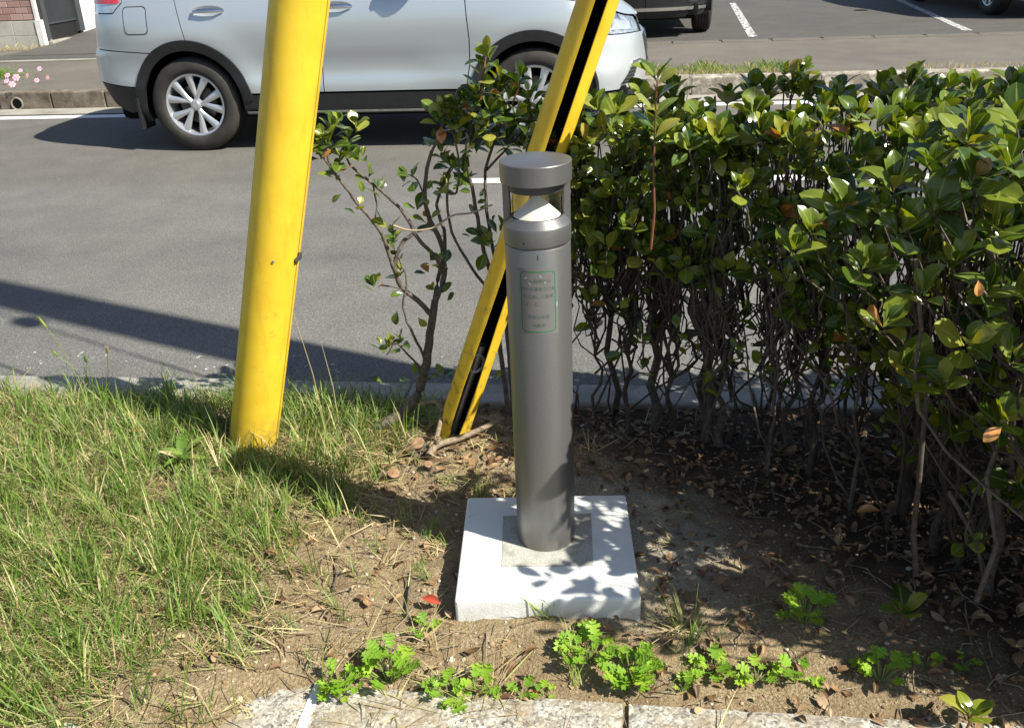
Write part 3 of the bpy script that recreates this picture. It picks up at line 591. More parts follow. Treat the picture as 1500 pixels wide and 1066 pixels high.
    for k in range(5):
        for dlt, tw in ((-17, -1), (17, 1)):
            a = rad(72 * k + 90); a1 = rad(72 * k + 90 + dlt)
            def pp(r, ang, y): return Vector((r * math.cos(ang), y, r * math.sin(ang)))
            secs = []
            for r, frac, wd, y in ((.035, .15, .015, -.080), (.075, .42, .017, -.087), (.13, .8, .022, -.090), (.185, .98, .028, -.092), (.229, 1.02, .033, -.092)):
                an = a + (a1 - a) * frac; c = pp(r, an, y); tdir = Vector((-math.sin(an), 0, math.cos(an)))
                secs.append([c + tdir * wd + Vector((0, .006, 0)), c + tdir * wd * .45 + Vector((0, -.004, 0)), c - tdir * wd * .45 + Vector((0, -.004, 0)), c - tdir * wd + Vector((0, .006, 0)), c - tdir * wd * .8 + Vector((0, .028, 0)), c + tdir * wd * .8 + Vector((0, .028, 0))])
            vs = [p for s_ in secs for p in s_]; fs = []
            for i in range(4):
                for j in range(6): fs.append((i * 6 + j, i * 6 + (j + 1) % 6, (i + 1) * 6 + (j + 1) % 6, (i + 1) * 6 + j))
            sp.add(vs, fs)
    sp_me = sp.mesh('spokes', True, 40)
    hubb = MB(); hubb.lathe([(0, -.094), (.026, -.094), (.030, -.090), (.046, -.084), (.050, -.06)], 32, axis='Y'); hub_me = hubb.mesh('hub_cap', True, 40)
    bd = MB(); bd.lathe([(0, -.03), (.15, -.03), (.155, -.02), (.15, .0)], 40, axis='Y'); bd.lathe([(0, .03), (.206, .03)], 40, axis='Y', mi=1); bd_me = bd.mesh('brake_disc')
    for me_, ms in ((tyre_me, [MT['tyre']]), (gro_me, [MT['void']]), (rim_me, [MT['alloy']]), (sp_me, [MT['alloy']]), (hub_me, [MT['alloy']]), (bd_me, [MT['brake'], MT['void']])):
        for m_ in ms: me_.materials.append(m_)
    for hx in (0, 2.705):
        for sg in (1, -1):
            wl = empty('wheel', (hx, -sg * .775, .355 + .006), 0 if sg == 1 else math.pi, car); wl.rotation_euler = (0, rad(12 if hx == 0 else 40), 0 if sg == 1 else math.pi)
            for nm, me_ in (('tyre', tyre_me), ('tread_groove', gro_me), ('rim', rim_me), ('spokes', sp_me), ('hub_cap', hub_me), ('brake_disc', bd_me)): link(nm, me_, None, wl)
            b = MB(); b.lathe([(.47, -.86), (.47, -.50)], 32, axis='Y', a0=rad(-8), a1=rad(188)); b.lathe([(0.001, -.52), (.47, -.52)], 32, axis='Y', a0=rad(-8), a1=rad(188))
            b.v = [(v[0] + hx, v[1] * sg, v[2] + .36) for v in b.v]; b.build('wheel_well', MT['void'], car)
            b = MB()
            if hx == 0: b.box((-.50, -.87, .17), (-.47, -.66, .42))
            else: b.box((2.705 - .50, -.86, .2), (2.705 - .48, -.7, .4))
            b.v = [(v[0], v[1] * sg, v[2]) for v in b.v]; b.build('mud_flap', MT['trim'], car, bevel=.008)
    b = MB(); b.box((-.75, -.68, .22), (3.4, .68, .42)); b.build('underbody', MT['void'], car, bevel=.05)
    # bonnet
    ss = np.linspace(2.2, S1, 30); vs = []; fs = []; K = 14
    for s in ss:
        p = carP(s, ztop(s), 0)
        for k in range(K + 1):
            t = k / K; y = p.y * (1 - 2 * t); q = 1 - (2 * t - 1) ** 2
            vs.append((p.x + .0 * q, y, p.z + .002 + (.085 * q) * smooth(S1 + .02, S1 - .9, s) if s < S1 else p.z + .002))
    for i in range(len(ss) - 1):
        for k in range(K): a = i * (K + 1) + k; fs.append((a, a + 1, a + K + 2, a + K + 1))
    b = MB(); b.add(vs, [f[::-1] for f in fs]); b.build('bonnet', paint, car, True, 60)
    # cabin: lofted rings, split into pillars/roof and windows
    rings = [(1.215, -.80, 2.42, .855), (1.25, -.77, 2.36, .84), (1.60, -.52, 1.52, .70), (1.655, -.46, 1.36, .64), (1.70, -.30, 1.05, .50), (1.715, 0, .7, .2)]
    NR = 64; RV = []
    for z, x0, x1, hw in rings:
        cx, hx_ = (x0 + x1) / 2, (x1 - x0) / 2
        for j in range(NR):
            t = 2 * math.pi * j / NR; e = .42; c, s_ = math.cos(t), math.sin(t)
            RV.append((cx + hx_ * math.copysign(abs(c) ** e, c), hw * math.copysign(abs(s_) ** e, s_), z))
    def kind(j):
        x = (RV[NR + j][0] + RV[NR + (j + 1) % NR][0]) / 2; y = (RV[NR + j][1] + RV[NR + (j + 1) % NR][1]) / 2
        if x > 2.0 and abs(y) < .72: return 'windscreen'
        if x < -.70 and abs(y) < .66: return 'rear_window'
        if abs(y) > .80 and (-.45 < x < .02 or .08 < x < 1.02 or 1.1 < x < 1.95): return 'window_r' if y < 0 else 'window_l'
        return None
    parts = {}
    for i in range(len(rings) - 1):
        for j in range(NR):
            f = (i * NR + j, i * NR + (j + 1) % NR, (i + 1) * NR + (j + 1) % NR, (i + 1) * NR + j)
            k = kind(j) if i == 1 else None; parts.setdefault(k, []).append(f)
    parts[None].append(tuple((len(rings) - 1) * NR + j for j in range(NR)))
    for k, fl in parts.items():
        b = MB(); b.add(RV, fl); me_ = b.mesh('x', True, 40); bm = bmesh.new(); bm.from_mesh(me_); bmesh.ops.delete(bm, geom=[v for v in bm.verts if not v.link_faces], context='VERTS'); bm.to_mesh(me_); bm.free()
        nm = 'roof_and_pillars' if k is None else 'side_window' if k.startswith('window_') else k; me_.name = nm
        link(nm, me_, paint if k is None else MT['carglass'], car)
    b = MB(); b.add([RV[j] for j in range(NR)], [tuple(range(NR))]); b.build('cabin_floor', MT['void'], car)
    # shoulder that closes the gap between side panels and cabin
    vs = []; fs = []; sr = np.linspace(S0, 2.45, 50)
    for s in sr:
        p = carP(s, ztop(s) - .002, -.002); vs.append(p); x = max(-.80, min(2.40, p.x)); vs.append((x * .97 + .02, -max(0, abs(p.y) - .10) if s > -1.0 else p.y * .86, ztop(s) + .014))
    for i in range(len(sr) - 1): fs.append((2 * i, 2 * i + 2, 2 * i + 3, 2 * i + 1))
    for sg in (1, -1):
        b = MB(); b.add([(v[0], v[1] * sg, v[2]) for v in vs], [f if sg == 1 else f[::-1] for f in fs]); b.build('shoulder', MT['trim'], car, True)
    # mirrors
    for sg in (1, -1):
        mr_ = empty('door_mirror', (1.84, -sg * .955, 1.275), sg * rad(68), car)
        b = MB(); vs = []; fs = []
        for i in range(7):
            t = i / 6; ph = math.pi * t
            for j in range(12):
                a = 2 * math.pi * j / 12; r = math.sin(ph) ** .55
                vs.append((.075 * r * math.cos(a) + .02 * (1 - t), -.13 * math.cos(ph), .085 * r * math.sin(a) + .03))
        for i in range(6):
            for j in range(12): fs.append((i * 12 + j, i * 12 + (j + 1) % 12, (i + 1) * 12 + (j + 1) % 12, (i + 1) * 12 + j))
        b.add(vs, fs); b.build('mirror_housing', paint, mr_, True, 80)
        b = MB(); b.tube([(0, sg * .06, 0), (-.055, sg * .11, -.02)], [.03, .035], 8); b.build('mirror_arm', MT['trim'], mr_, True)
    if chrome_bumper:
        for z0, z1 in ((.335, .375), (.55, .58)):
            car_panel('chrome_strip', [(3.25, z0), (S1, z0), (S1, z1), (3.25, z1)], MT['chrome'], car, step=.05, off=.016, gap=0)
    return car
# rear hub (near face) sits at (-2.416, 7.573); car faces +u
hub = Vector((-2.416, 7.573, ZR + .355)); base = hub - UD * 0 + VD * 0.875; base.z = ZR
suv = make_car('silver_car', base, YAW - .003, MT['silver'], 'silver sport utility car parked across the road behind the yellow guards')
def lotcar(name, wheel_uv, side_sign, paint, label, tilt, chrome):
    # nose towards the road: car +x = -v ; visible front wheel at wheel_uv
    rz = YAW - math.pi / 2 + tilt; d = Vector((math.cos(rz), math.sin(rz), 0)); l = Vector((-d.y, d.x, 0))
    wp = RW(*wheel_uv, ZS); o = wp - d * 2.705 - l * (side_sign * .775); return make_car(name, o, rz, paint, label, chrome, False)
lotcar('black_car', (0.93, 13.55), 1, MT['carblack'], 'black car with chrome bumper trim parked nose out in the far lot', .02, True)
lotcar('dark_grey_car', (5.02, 14.55), -1, MT['carnavy'], 'dark grey car at the upper right edge of the parking lot', .10, False)

# ------------------------------------------------------------------ lamp bollard on its slab
BX, BY, HS, BR = 0.0685, 1.9665, 0.0628, 0.0731
b = MB(); k = 0.4333 / 2; b.box((-k, -k, -0.09), (k, k, HS))
slab = b.build('concrete_slab', MT['slab'], None, bevel=0.006, loc=(0.0682, 1.9303, 0), rz=rad(-2.63)); splash(MT['slab'], -.02, .058, (.30, .23, .14), .8, 22); tag(slab, 'square pale concrete base slab under the grey bollard lamp', 'slab')
pa, pb = atZ(735, 830, HS), atZ(869, 829, HS); pc, pd_ = atZ(866, 752, HS), atZ(737, 756, HS)
inv = Matrix.Rotation(rad(2.63), 3, 'Z'); loc = Vector((0.0682, 1.9303, 0))
b = MB(); q = [inv @ (p - loc) for p in (pa, pb, pc, pd_)]
b.add([(p.x, p.y, HS + .0015) for p in q], [(0, 1, 2, 3)]); b.build('mortar_patch', MT['mortar'], slab)
bol = empty('bollard_lamp', (BX, BY, HS), rad(-2)); tag(bol, 'dark grey cylindrical bollard lamp with clear lens standing on the concrete slab', 'bollard lamp')
Z = lambda z: z - HS
b = MB(); b.lathe([(BR, 0), (BR, Z(.845)), (BR * .985, Z(.8475)), (BR * .955, Z(.8485)), (BR * .955, Z(.8530))], 96); body = b.build('post', MT['bollard'], bol, True, 40)
b = MB(); b.lathe([(BR * .955, Z(.8530)), (BR * 1.012, Z(.8535)), (BR * 1.018, Z(.8555)), (BR * 1.018, Z(.8880)), (BR * 1.005, Z(.8915)), (BR * .80, Z(.9075)), (BR * .775, Z(.9080)), (BR * .76, Z(.905)), (0, Z(.905))], 96); b.build('collar', MT['bollard'], bol, True, 18)
b = MB(); b.lathe([(BR * .735, Z(.9055)), (BR * .735, Z(.9720))], 96); b.build('lens', MT['glass'], bol, True, 40)
cp = [(BR * .70, Z(.9065))]
for i in range(11):
    t = i / 10; cp.append((BR * .69 * (1 - t) ** 1.12 + .0015, Z(.9075) + .050 * t))
cp.append((0, Z(.958))); b = MB(); b.lathe(cp, 64); b.build('reflector_cone', MT['white_refl'], bol, True, 50)
b = MB(); b.lathe([(0, Z(.9640)), (BR * .80, Z(.9640)), (BR * .82, Z(.9660)), (BR * .82, Z(.9830)), (0, Z(.9830))], 96); b.build('upper_plate', MT['bollard_dark'], bol, True, 35)
for a in (8, 172):
    b = MB(); ca, sa = math.cos(rad(a)), math.sin(rad(a)); R_ = Matrix.Rotation(rad(a), 3, 'Z')
    b.box((BR * .79, -.010, Z(.889)), (BR * 1.0, .010, Z(.986)), R=R_); b.build('strut', MT['bollard'], bol, bevel=.002)
b = MB(); b.lathe([(0, Z(.984)), (BR * 1.045, Z(.984)), (BR * 1.06, Z(.9855)), (BR * 1.06, Z(1.0255)), (BR * 1.05, Z(1.0270)), (BR * 1.02, Z(1.0277)), (0, Z(1.0285))], 96); b.build('cap', MT['bollard'], bol, True, 20)
def on_cyl(a, z, r): return Vector((r * math.sin(a), -r * math.cos(a), Z(z)))
FA = math.atan2(-BX, BY) * -1.0 - rad(2) * -1; FA = -math.atan2(BX, BY) + rad(2)    # azimuth facing the camera, in bollard frame
FA = -FA * 0 + math.atan2(-BX, BY) + rad(2)
b = MB(); b.lathe([(0, -.0006), (.0022, -.0006), (.0022, .001)], 12, axis='Y'); sc_ = b.build('set_screw', MT['ink'], bol); p = on_cyl(FA - .42, .8635, BR * 1.0185); sc_.location = p; sc_.rotation_euler = (0, 0, FA - .42)
# lettering wrapped onto the post
def text_on(name, txt, size, zc, r, m, a_c, parent):
    cu = bpy.data.curves.new(name, 'FONT'); cu.body = txt; cu.size = size; cu.align_x = 'CENTER'; cu.align_y = 'CENTER'; cu.resolution_u = 2
    to = bpy.data.objects.new('tmp_text', cu); C.objects.link(to); dg = bpy.context.evaluated_depsgraph_get(); dg.update()
    me = bpy.data.meshes.new_from_object(to.evaluated_get(dg)); bpy.data.objects.remove(to); bpy.data.curves.remove(cu)
    if not len(me.vertices): return None
    for v in me.vertices: v.co = on_cyl(a_c + v.co.x / r, zc + v.co.y, r)
    me.materials.clear(); me.materials.append(m); me.name = name; return link(name, me, None, parent)
text_on('number', '1', .0165, .8325, BR + .0006, MT['ink'], FA - .01, bol)
SA, SW, ZT, ZB, CR = FA - .035, .040, .8015, .6585, .011   # sticker centre angle, half width (arc), top, bottom, corner radius
def rrect(hw, z0, z1, cr, n=6):
    pts = []
    for cx, cz, a0 in ((hw - cr, z1 - cr, 0), (-hw + cr, z1 - cr, 90), (-hw + cr, z0 + cr, 180), (hw - cr, z0 + cr, 270)):
        pts += [(cx + cr * math.cos(rad(a0 + 90 * k / n)), cz + cr * math.sin(rad(a0 + 90 * k / n))) for k in range(n + 1)]
    return resample(pts, .006)
def strip_on(name, hw, z0, z1, cr, wd, r, m, parent):
    o_ = rrect(hw, z0, z1, cr); i_ = shrink(o_, wd); n = len(o_); i_ = i_ if len(i_) == n else i_
    b = MB(); b.add([on_cyl(SA + x / BR, z, r) for x, z in o_] + [on_cyl(SA + x / BR, z, r) for x, z in i_], [(k, (k + 1) % n, n + (k + 1) % n, n + k) for k in range(n)]); return b.build(name, m, parent)
stk = empty('sticker', (0, 0, 0), 0, bol)
nx_ = 24; b = MB(); vs = []; fs = []
for i in range(nx_ + 1):
    for z in (ZB - .006, ZT + .006): vs.append(on_cyl(SA - (SW + .006) / BR + 2 * (SW + .006) / BR * i / nx_, z, BR + .00025))
for i in range(nx_): fs.append((2 * i, 2 * i + 2, 2 * i + 3, 2 * i + 1))
b.add(vs, fs); b.build('film', MT['film'], stk, True)
strip_on('border', SW, ZB, ZT, CR, .0027, BR + .0005, MT['green_ink'], stk)
for txt, z, sz, da in (('この照明灯は', .778, .0098, 0), ('みやぎ環境交付金', .7605, .0098, 0), ('を活用して整備', .743, .0098, 0), ('しました。', .7255, .0098, -.20), ('平成26年度', .695, .0098, 0), ('大崎市', .6745, .0098, 0)):
    text_on('lettering', txt, sz, z, BR + .0005, MT['green_ink_faint'], SA + da, stk)
for (x, z, l, a) in ((-.027, .786, .010, .5), (-.018, .774, .007, -.7), (.006, .790, .009, -.9), (.0425, .722, .016, 1.5), (.016, .776, .004, .8)):
    b = MB(); n_ = 6; vs = []
    for k in range(n_):
        t = k / (n_ - 1) - .5; wd = .0008 * (1 - abs(2 * t)) + .0001
        for sgn in (1, -1): vs.append(on_cyl(SA + (x + l * t * math.cos(a) - sgn * wd * math.sin(a)) / BR, z + l * t * math.sin(a) + sgn * wd * math.cos(a), BR + .0007))
    b.add(vs, [(2 * k, 2 * k + 2, 2 * k + 3, 2 * k + 1) for k in range(n_ - 1)]); b.build('scuff', MT['film_white'], stk)

# ------------------------------------------------------------------ utility pole out of frame at the right, guy wires and their yellow guards
PB = Vector((2.45, 1.54, 0))
up = empty('utility_pole', PB); tag(up, 'grey concrete utility pole beside the hedge that throws the broad shadow', 'utility pole')
b = MB(); b.lathe([(.165, -.3), (.165, 0), (.10, 11), (0, 11.01)], 32); b.build('shaft', MT['pole'], up, True, 40)
def pole_att(basep, topp):
    d = (topp - basep); k = (PB - basep).xy.length / d.xy.length; return basep + d * k
def frame_for(d):
    d = d.normalized(); a = Vector((0, 0, 1)).cross(d).normalized(); return d, a, d.cross(a)
def guard(name, basep, topp, r0, zend, slit_dir, slit_half, m, label, bell=0):
    d, a, c = frame_for(topp - basep); L = zend / d.z
    root = empty(name, basep); tag(root, label, 'guy wire guard')
    # angle of the slit in the (a, c) plane
    sdv = Vector(slit_dir) - d * Vector(slit_dir).dot(d); a_s = math.atan2(sdv.dot(c), sdv.dot(a))
    b = MB(); n = 56; vs = []; K = 16
    for k in range(K + 1):
        t = -0.12 + (L + .12) * k / K
        sh = slit_half if not callable(slit_half) else slit_half(t / L)
        for rr in (r0, r0 - .004):
            for j in range(n + 1):
                th = a_s + sh + (2 * math.pi - 2 * sh) * j / n
                vs.append(d * t + (a * math.cos(th) + c * math.sin(th)) * rr)
    W_ = 2 * (n + 1); fo = []; fi = []; fe = []
    for k in range(K):
        for j in range(n):
            p0 = k * W_ + j; fo.append((p0, p0 + 1, p0 + W_ + 1, p0 + W_)); p1 = p0 + n + 1; fi.append((p1, p1 + W_, p1 + W_ + 1, p1 + 1))
        for j in (0, n): p0 = k * W_ + j; fe.append((p0, p0 + W_, p0 + W_ + n + 1, p0 + n + 1))
    for k in (0, K):
        for j in range(n): p0 = k * W_ + j; fe.append((p0, p0 + 1, p0 + n + 2, p0 + n + 1))
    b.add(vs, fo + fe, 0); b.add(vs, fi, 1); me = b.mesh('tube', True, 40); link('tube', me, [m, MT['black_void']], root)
    return root, d, a, c, a_s, L
LB, RB = atZ(371, 650, 0), atZ(661, 638, 0)
LT, RTP = atY(439, 0, LB.y - .09), atY(876, 0, RB.y - .185)
gl, d, a, c, a_s, L = guard('guy_guard', LB, LT, .0755, 1.43, (1, -.28, 0), .045, MT['yellow'], 'thick yellow plastic guy wire guard standing in the grass at left')
def gpt(d, a, c, t, th, r): return d * t + (a * math.cos(th) + c * math.sin(th)) * r
camd_ = Vector((-LB.x, -LB.y, .9)); camd_ -= d * camd_.dot(d); th_c = math.atan2(camd_.dot(c), camd_.dot(a))
b = MB(); t0 = 0.62 * L * .98
b.tube([gpt(d, a, c, .66 / d.z, th_c - .02, .0750), gpt(d, a, c, .66 / d.z, th_c - .02, .0795)], .0035, 10); b.build('rivet', MT['galv'], gl)
b = MB(); b.tube([gpt(d, a, c, .655 / d.z, a_s - .20, .077), gpt(d, a, c, .665 / d.z, a_s, .082), gpt(d, a, c, .672 / d.z, a_s + .12, .078)], .007, 8); b.build('slit_clip', MT['rubber'], gl)
b = MB()
for k in range(30):
    pass
b.lathe([(.0775, 0), (.0785, .006), (.0775, .010)], 40); rg = b.build('base_seam', MT['yellow'], gl, True); rg.rotation_euler = d.to_track_quat('Z', 'Y').to_euler(); rg.location = d * .035
sfun = lambda t: .30 + .12 * math.exp(-((t - .12) / .12) ** 2) - .13 * smooth(.06, -.02, t)
cr = Vector((-RB.x, -RB.y, .6)) + Vector((.15, 0, 0))
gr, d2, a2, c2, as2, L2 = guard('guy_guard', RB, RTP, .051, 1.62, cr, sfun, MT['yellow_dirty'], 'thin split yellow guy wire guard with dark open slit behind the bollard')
b = MB(); b.tube([d2 * -.2, d2 * .36], .010, 10); b.tube([d2 * .26 + a2 * .0 , d2 * .36], .014, 12); b.build('anchor_rod', MT['galv'], gr, True)
b = MB(); rp = []
for k in range(17): an = 2 * math.pi * k / 16; rp.append(d2 * (.30 + .033 * math.cos(an)) + (a2 * math.cos(as2) + c2 * math.sin(as2)) * (.012 + .0 * 1) + (a2 * math.cos(as2 + 1.57) + c2 * math.sin(as2 + 1.57)) * .022 * math.sin(an))
b.tube(rp, .006, 8, cap=False); b.build('thimble_ring', MT['galv'], gr, True)
for nm, bp, tp, zz, lab, ins in (('guy_wire', LB, LT, 1.40, 'thin steel guy wire rising from the thick yellow guard', 2.9), ('guy_wire', RB, RTP, 1.58, 'thin steel guy wire rising from the split yellow guard', 3.6)):
    dd = (tp - bp).normalized(); at = pole_att(bp, tp); st_ = bp + dd * (zz / dd.z)
    if at.z > 10.8: at = Vector((PB.x, PB.y, 10.8))
    root = empty(nm, st_); tag(root, lab, 'guy wire'); b = MB(); b.tube([Vector((0, 0, 0)), at - st_], .006, 6); b.build('strand', MT['galv'], root)
    b = MB(); pdir = (at - st_).normalized(); p0 = pdir * ((ins - st_.z) / pdir.z); b.tube([p0 - pdir * .09, p0 - pdir * .06, p0 + pdir * .06, p0 + pdir * .09], [.02, .05, .05, .02], 12); b.build('insulator', MT['insul'], root, True)
# ------------------------------------------------------------------ leaves: shared shapes and scatter tools
def leaf_arrays(wd, fold, curl, cup, serr=0, stations=(0, .10, .26, .44, .62, .79, .92, 1.0), prof_=(.03, .10, .30, .46, .50, .39, .18, 0.0)):
    V = []; F = []
    n = len(stations)
    for i, t in enumerate(stations):
        h = prof_[i] * wd; z = -curl * (t - .25) ** 2 * (1 if t > .25 else -.3); y = t
        j = serr * (0.5 if i % 2 else -0.5)
        V.append((0, y, z))
        if i < n - 1:
            for sg in (-1, 1):
                V.append((sg * h * .55, y + .01, z + h * .55 * fold)); V.append((sg * (h + j * .02), y + .02, z + h * (fold * .8 - cup)))
    def idx(i, k): return i * 5 + k if i < n - 1 else (n - 1) * 5
    for i in range(n - 2):
        for a, b_ in ((0, 1), (1, 2)):
            F.append((idx(i, a), idx(i + 1, a), idx(i + 1, b_), idx(i, b_)))
        for a, b_ in ((0, 3), (3, 4)):
            F.append((idx(i, a), idx(i, b_), idx(i + 1, b_), idx(i + 1, a)))
    i = n - 2; T = (n - 1) * 5
    F += [(idx(i, 0), T, idx(i, 1)), (idx(i, 1), T, idx(i, 2)), (idx(i, 0), idx(i, 3), T), (idx(i, 3), idx(i, 4), T)]
    return np.array(V, float), F
def to_mesh(name, V, F, m):
    me = bpy.data.meshes.new(name); me.from_pydata([tuple(v) for v in V], [], F); me.polygons.foreach_set('use_smooth', [True] * len(F)); me.update(); me.materials.append(m)
    if len(V) == 36: at = me.attributes.new('rib', 'FLOAT', 'POINT'); at.data.foreach_set('value', [1. if i % 5 == 0 else 0. for i in range(36)])
    return me
LEAFS = [leaf_arrays(.68, .32, .22, .05), leaf_arrays(.56, .5, .35, .0), leaf_arrays(.76, .2, .12, .12), leaf_arrays(.52, .3, .5, .1), leaf_arrays(.62, .4, -.15, .0), leaf_arrays(.60, .7, .3, -.05)]
LEAF_ME = [to_mesh('leaf', v, f, MT['leaf']) for v, f in LEAFS]
def basis(dirv, nrm):
    y = Vector(dirv).normalized(); z = Vector(nrm) - y * Vector(nrm).dot(y)
    if z.length < 1e-4: z = y.orthogonal()
    z.normalize(); x = y.cross(z); m = Matrix((x, y, z)).transposed(); return m
def mass_mesh(name, items, shapes, m, smooth_=True):
    """items: (shape index, pos, 3x3, scale, tint) -> one merged mesh with a per-corner tint"""
    Vs = []; Fs = []; T = []; off = 0
    for k, p, R_, s, tnt in items:
        V, F = shapes[k]; A = np.array(R_) * s
        Vs.append(V @ A.T + np.array(p)); Fs.extend([tuple(i + off for i in f) for f in F]); T.extend([tnt] * len(V)); off += len(V)
    me = bpy.data.meshes.new(name); me.from_pydata(np.concatenate(Vs).tolist() if Vs else [], [], Fs)
    if smooth_: me.polygons.foreach_set('use_smooth', [True] * len(Fs))
    at = me.attributes.new('tint', 'FLOAT', 'POINT'); at.data.foreach_set('value', T)
    if items and len(shapes[0][0]) == 36: a2 = me.attributes.new('rib', 'FLOAT', 'POINT'); a2.data.foreach_set('value', [1. if i % 5 == 0 else 0. for i in range(36)] * len(items))
    me.update(); me.materials.append(m); return me
def rosette(items, pos, axis, n, size, r=None, spread=(14, 66)):
    axis = Vector(axis).normalized(); a = axis.orthogonal().normalized(); b_ = axis.cross(a); ph = rnd.uniform(0, 6.28)
    for i in range(n):
        az = ph + i * 2.4 + rnd.uniform(-.3, .3); t = i / max(1, n - 1); el = rad(spread[0] + (spread[1] - spread[0]) * (1 - t) + rnd.uniform(-12, 12))
        out = a * math.cos(az) + b_ * math.sin(az); s_el = rnd.gauss(0, .12); d = axis * math.cos(el + s_el) + out * math.sin(el + s_el); nr = axis * math.sin(el) - out * math.cos(el)
        s = size * (rnd.uniform(.62, 1.15)) * (0.66 + .34 * (1 - t)); p = Vector(pos) - axis * (1 - t) * .030 + out * .003
        items.append([rnd.randrange(len(LEAFS)), p, basis(d, nr + Vector((rnd.gauss(0, .15), rnd.gauss(0, .15), 0))), s, None])
def pick_visible(items, limit=300, frame=True):
    cells = {}; sc = []
    for i, it in enumerate(items):
        c = it[1] + Vector(it[2].col[1]) * it[3] * .5; x, y, d = project(c)
        if 0 <= x < 1500 and 0 <= y < 1066 and d > .2:
            k = (int(x / 14), int(y / 14))
            if k not in cells or d < cells[k][0]: cells[k] = (d, i)
    vis = sorted((v[1] for v in cells.values()), key=lambda i: -items[i][3] / project(items[i][1])[2]); return set(vis[:limit])
def leaf_objects(items, chosen, parent, meshes, loc, name='leaf'):
    for i in sorted(chosen):
        k, p, R_, s, t = items[i]; o = bpy.data.objects.new(name, meshes[k]); C.objects.link(o); o.parent = parent
        m4 = R_.to_4x4(); o.rotation_euler = m4.to_euler(); o.scale = (s, s, s); o.location = Vector(p) - Vector(loc)
def wiggle(p0, p1, n, amp, bow=Vector((0, 0, 0)), seed=0):
    p0, p1 = Vector(p0), Vector(p1); out = []
    for i in range(n + 1):
        t = i / n; p = p0.lerp(p1, t) + bow * (4 * t * (1 - t)); w_ = math.sin(math.pi * t) ** .5 if 0 < t < 1 else 0
        p += Vector((noise.noise(Vector((t * 2.3 + seed, 1.3, seed * .7))), noise.noise(Vector((t * 2.3 + seed, 7.1, seed * .3))), .5 * noise.noise(Vector((t * 4, seed, 3.3))))) * amp * w_; out.append(p)
    return out

# ------------------------------------------------------------------ hedge at right
rnd.seed(21)
HB = Vector((1.05, 2.2, 0))
hedge = empty('hedge', HB); tag(hedge, 'dense evergreen hedge with glossy rounded leaves filling the right side', 'hedge')
def back_y(x): return (2.74 - x * VD.x) / VD.y
def front_y(x): return float(np.interp(x, [.10, .30, .55, .78, .93, 1.04, 1.14, 1.3, 2.8], [2.52, 2.42, 2.34, 2.14, 1.88, 1.58, 1.32, 1.15, 1.1]))
ros = []   # position, axis, size, n
def top_z(x, y): return 1.0 + .03 * smooth(.6, 1.0, x) + .05 * smooth(.98, 1.1, x) * smooth(1.75, 1.55, y) + .055 * noise.noise(Vector((x * 4.2, y * 4.2, 0))) + .03 * noise.noise(Vector((x * 11, y * 11, 4))) - .10 * smooth(.3, .08, x)
n_try = 0
while len(ros) < 560 and n_try < 40000:   # canopy roof
    n_try += 1; x = rnd.uniform(.10, 2.75); y = rnd.uniform(.6, 2.85)
    if not (front_y(x) - .02 < y < back_y(x) + .02): continue
    if x > .95 and y < 1.75 and rnd.random() < .45: continue
    if any((p[0].x - x) ** 2 + (p[0].y - y) ** 2 < .042 ** 2 for p in ros[-400:]): continue
    z = top_z(x, y) + rnd.uniform(-.06, .05) + (rnd.random() < .06) * rnd.uniform(.02, .07); de = smooth(.18, 0, y - front_y(x))
    ros.append((Vector((x, y, z)), Vector((rnd.gauss(0, .22) , rnd.gauss(0, .22) - .55 * de, 1)), rnd.uniform(.060, .086), rnd.randint(6, 9)))
top_n = len(ros)
for k in range(430):   # near flank, thinning downwards, bare low down on the left
    x = rnd.uniform(.12, 1.75); zmin = float(np.interp(x, [.1, .7, .95, 1.2, 1.7], [.64, .56, .40, .22, .2])); z = 1.0 - (1.0 - zmin) * rnd.random() ** 1.25
    y = front_y(x) + rnd.uniform(-.04, .12) + .12 * (1.0 - z) * rnd.random()
    if x > 1.0: y = rnd.uniform(front_y(x), 1.9)
    ros.append((Vector((x, y, z)), Vector((rnd.gauss(0, .35), -.75 + rnd.gauss(0, .25), .75)), rnd.uniform(.056, .08), rnd.randint(5, 7)))
for k in range(280):   # inner layer
    x = rnd.uniform(.15, 2.5); y = rnd.uniform(front_y(x), back_y(x)); z = rnd.uniform(.62, .94)
    ros.append((Vector((x, y, z)), Vector((rnd.gauss(0, .5), rnd.gauss(0, .5), 1)), rnd.uniform(.045, .06), rnd.randint(4, 6)))
for k in range(70):   # road side
    x = rnd.uniform(.15, 2.4); z = rnd.uniform(.55, .98); ros.append((Vector((x, back_y(x) + rnd.uniform(-.03, .06), z)), Vector((rnd.gauss(0, .3), .6, .8)), .055, 6))
for k in range(230):   # deep right, low
    x = rnd.uniform(.98, 2.3); y = front_y(x) + rnd.uniform(0, .6); ros.append((Vector((x, y, rnd.uniform(.12, .62))), Vector((rnd.gauss(0, .5), rnd.gauss(0, .5) - .3, 1)), rnd.uniform(.045, .07), 5))
for px, py, Y, s in ((1165, 112, 2.66, .06), (1180, 96, 2.66, .055), (1150, 100, 2.66, .055), (1160, 130, 2.66, .06), (1445, 240, 1.75, .07), (1290, 300, 1.75, .062), (1265, 385, 1.72, .068), (1165, 360, 1.88, .07), (1190, 330, 1.9, .066), (1420, 200, 1.8, .07), (1010, 210, 2.3, .062), (1085, 270, 2.15, .062)):
    ros.append((atY(px, py, Y), Vector((rnd.gauss(0, .15), -.45, 1)), s, 8))
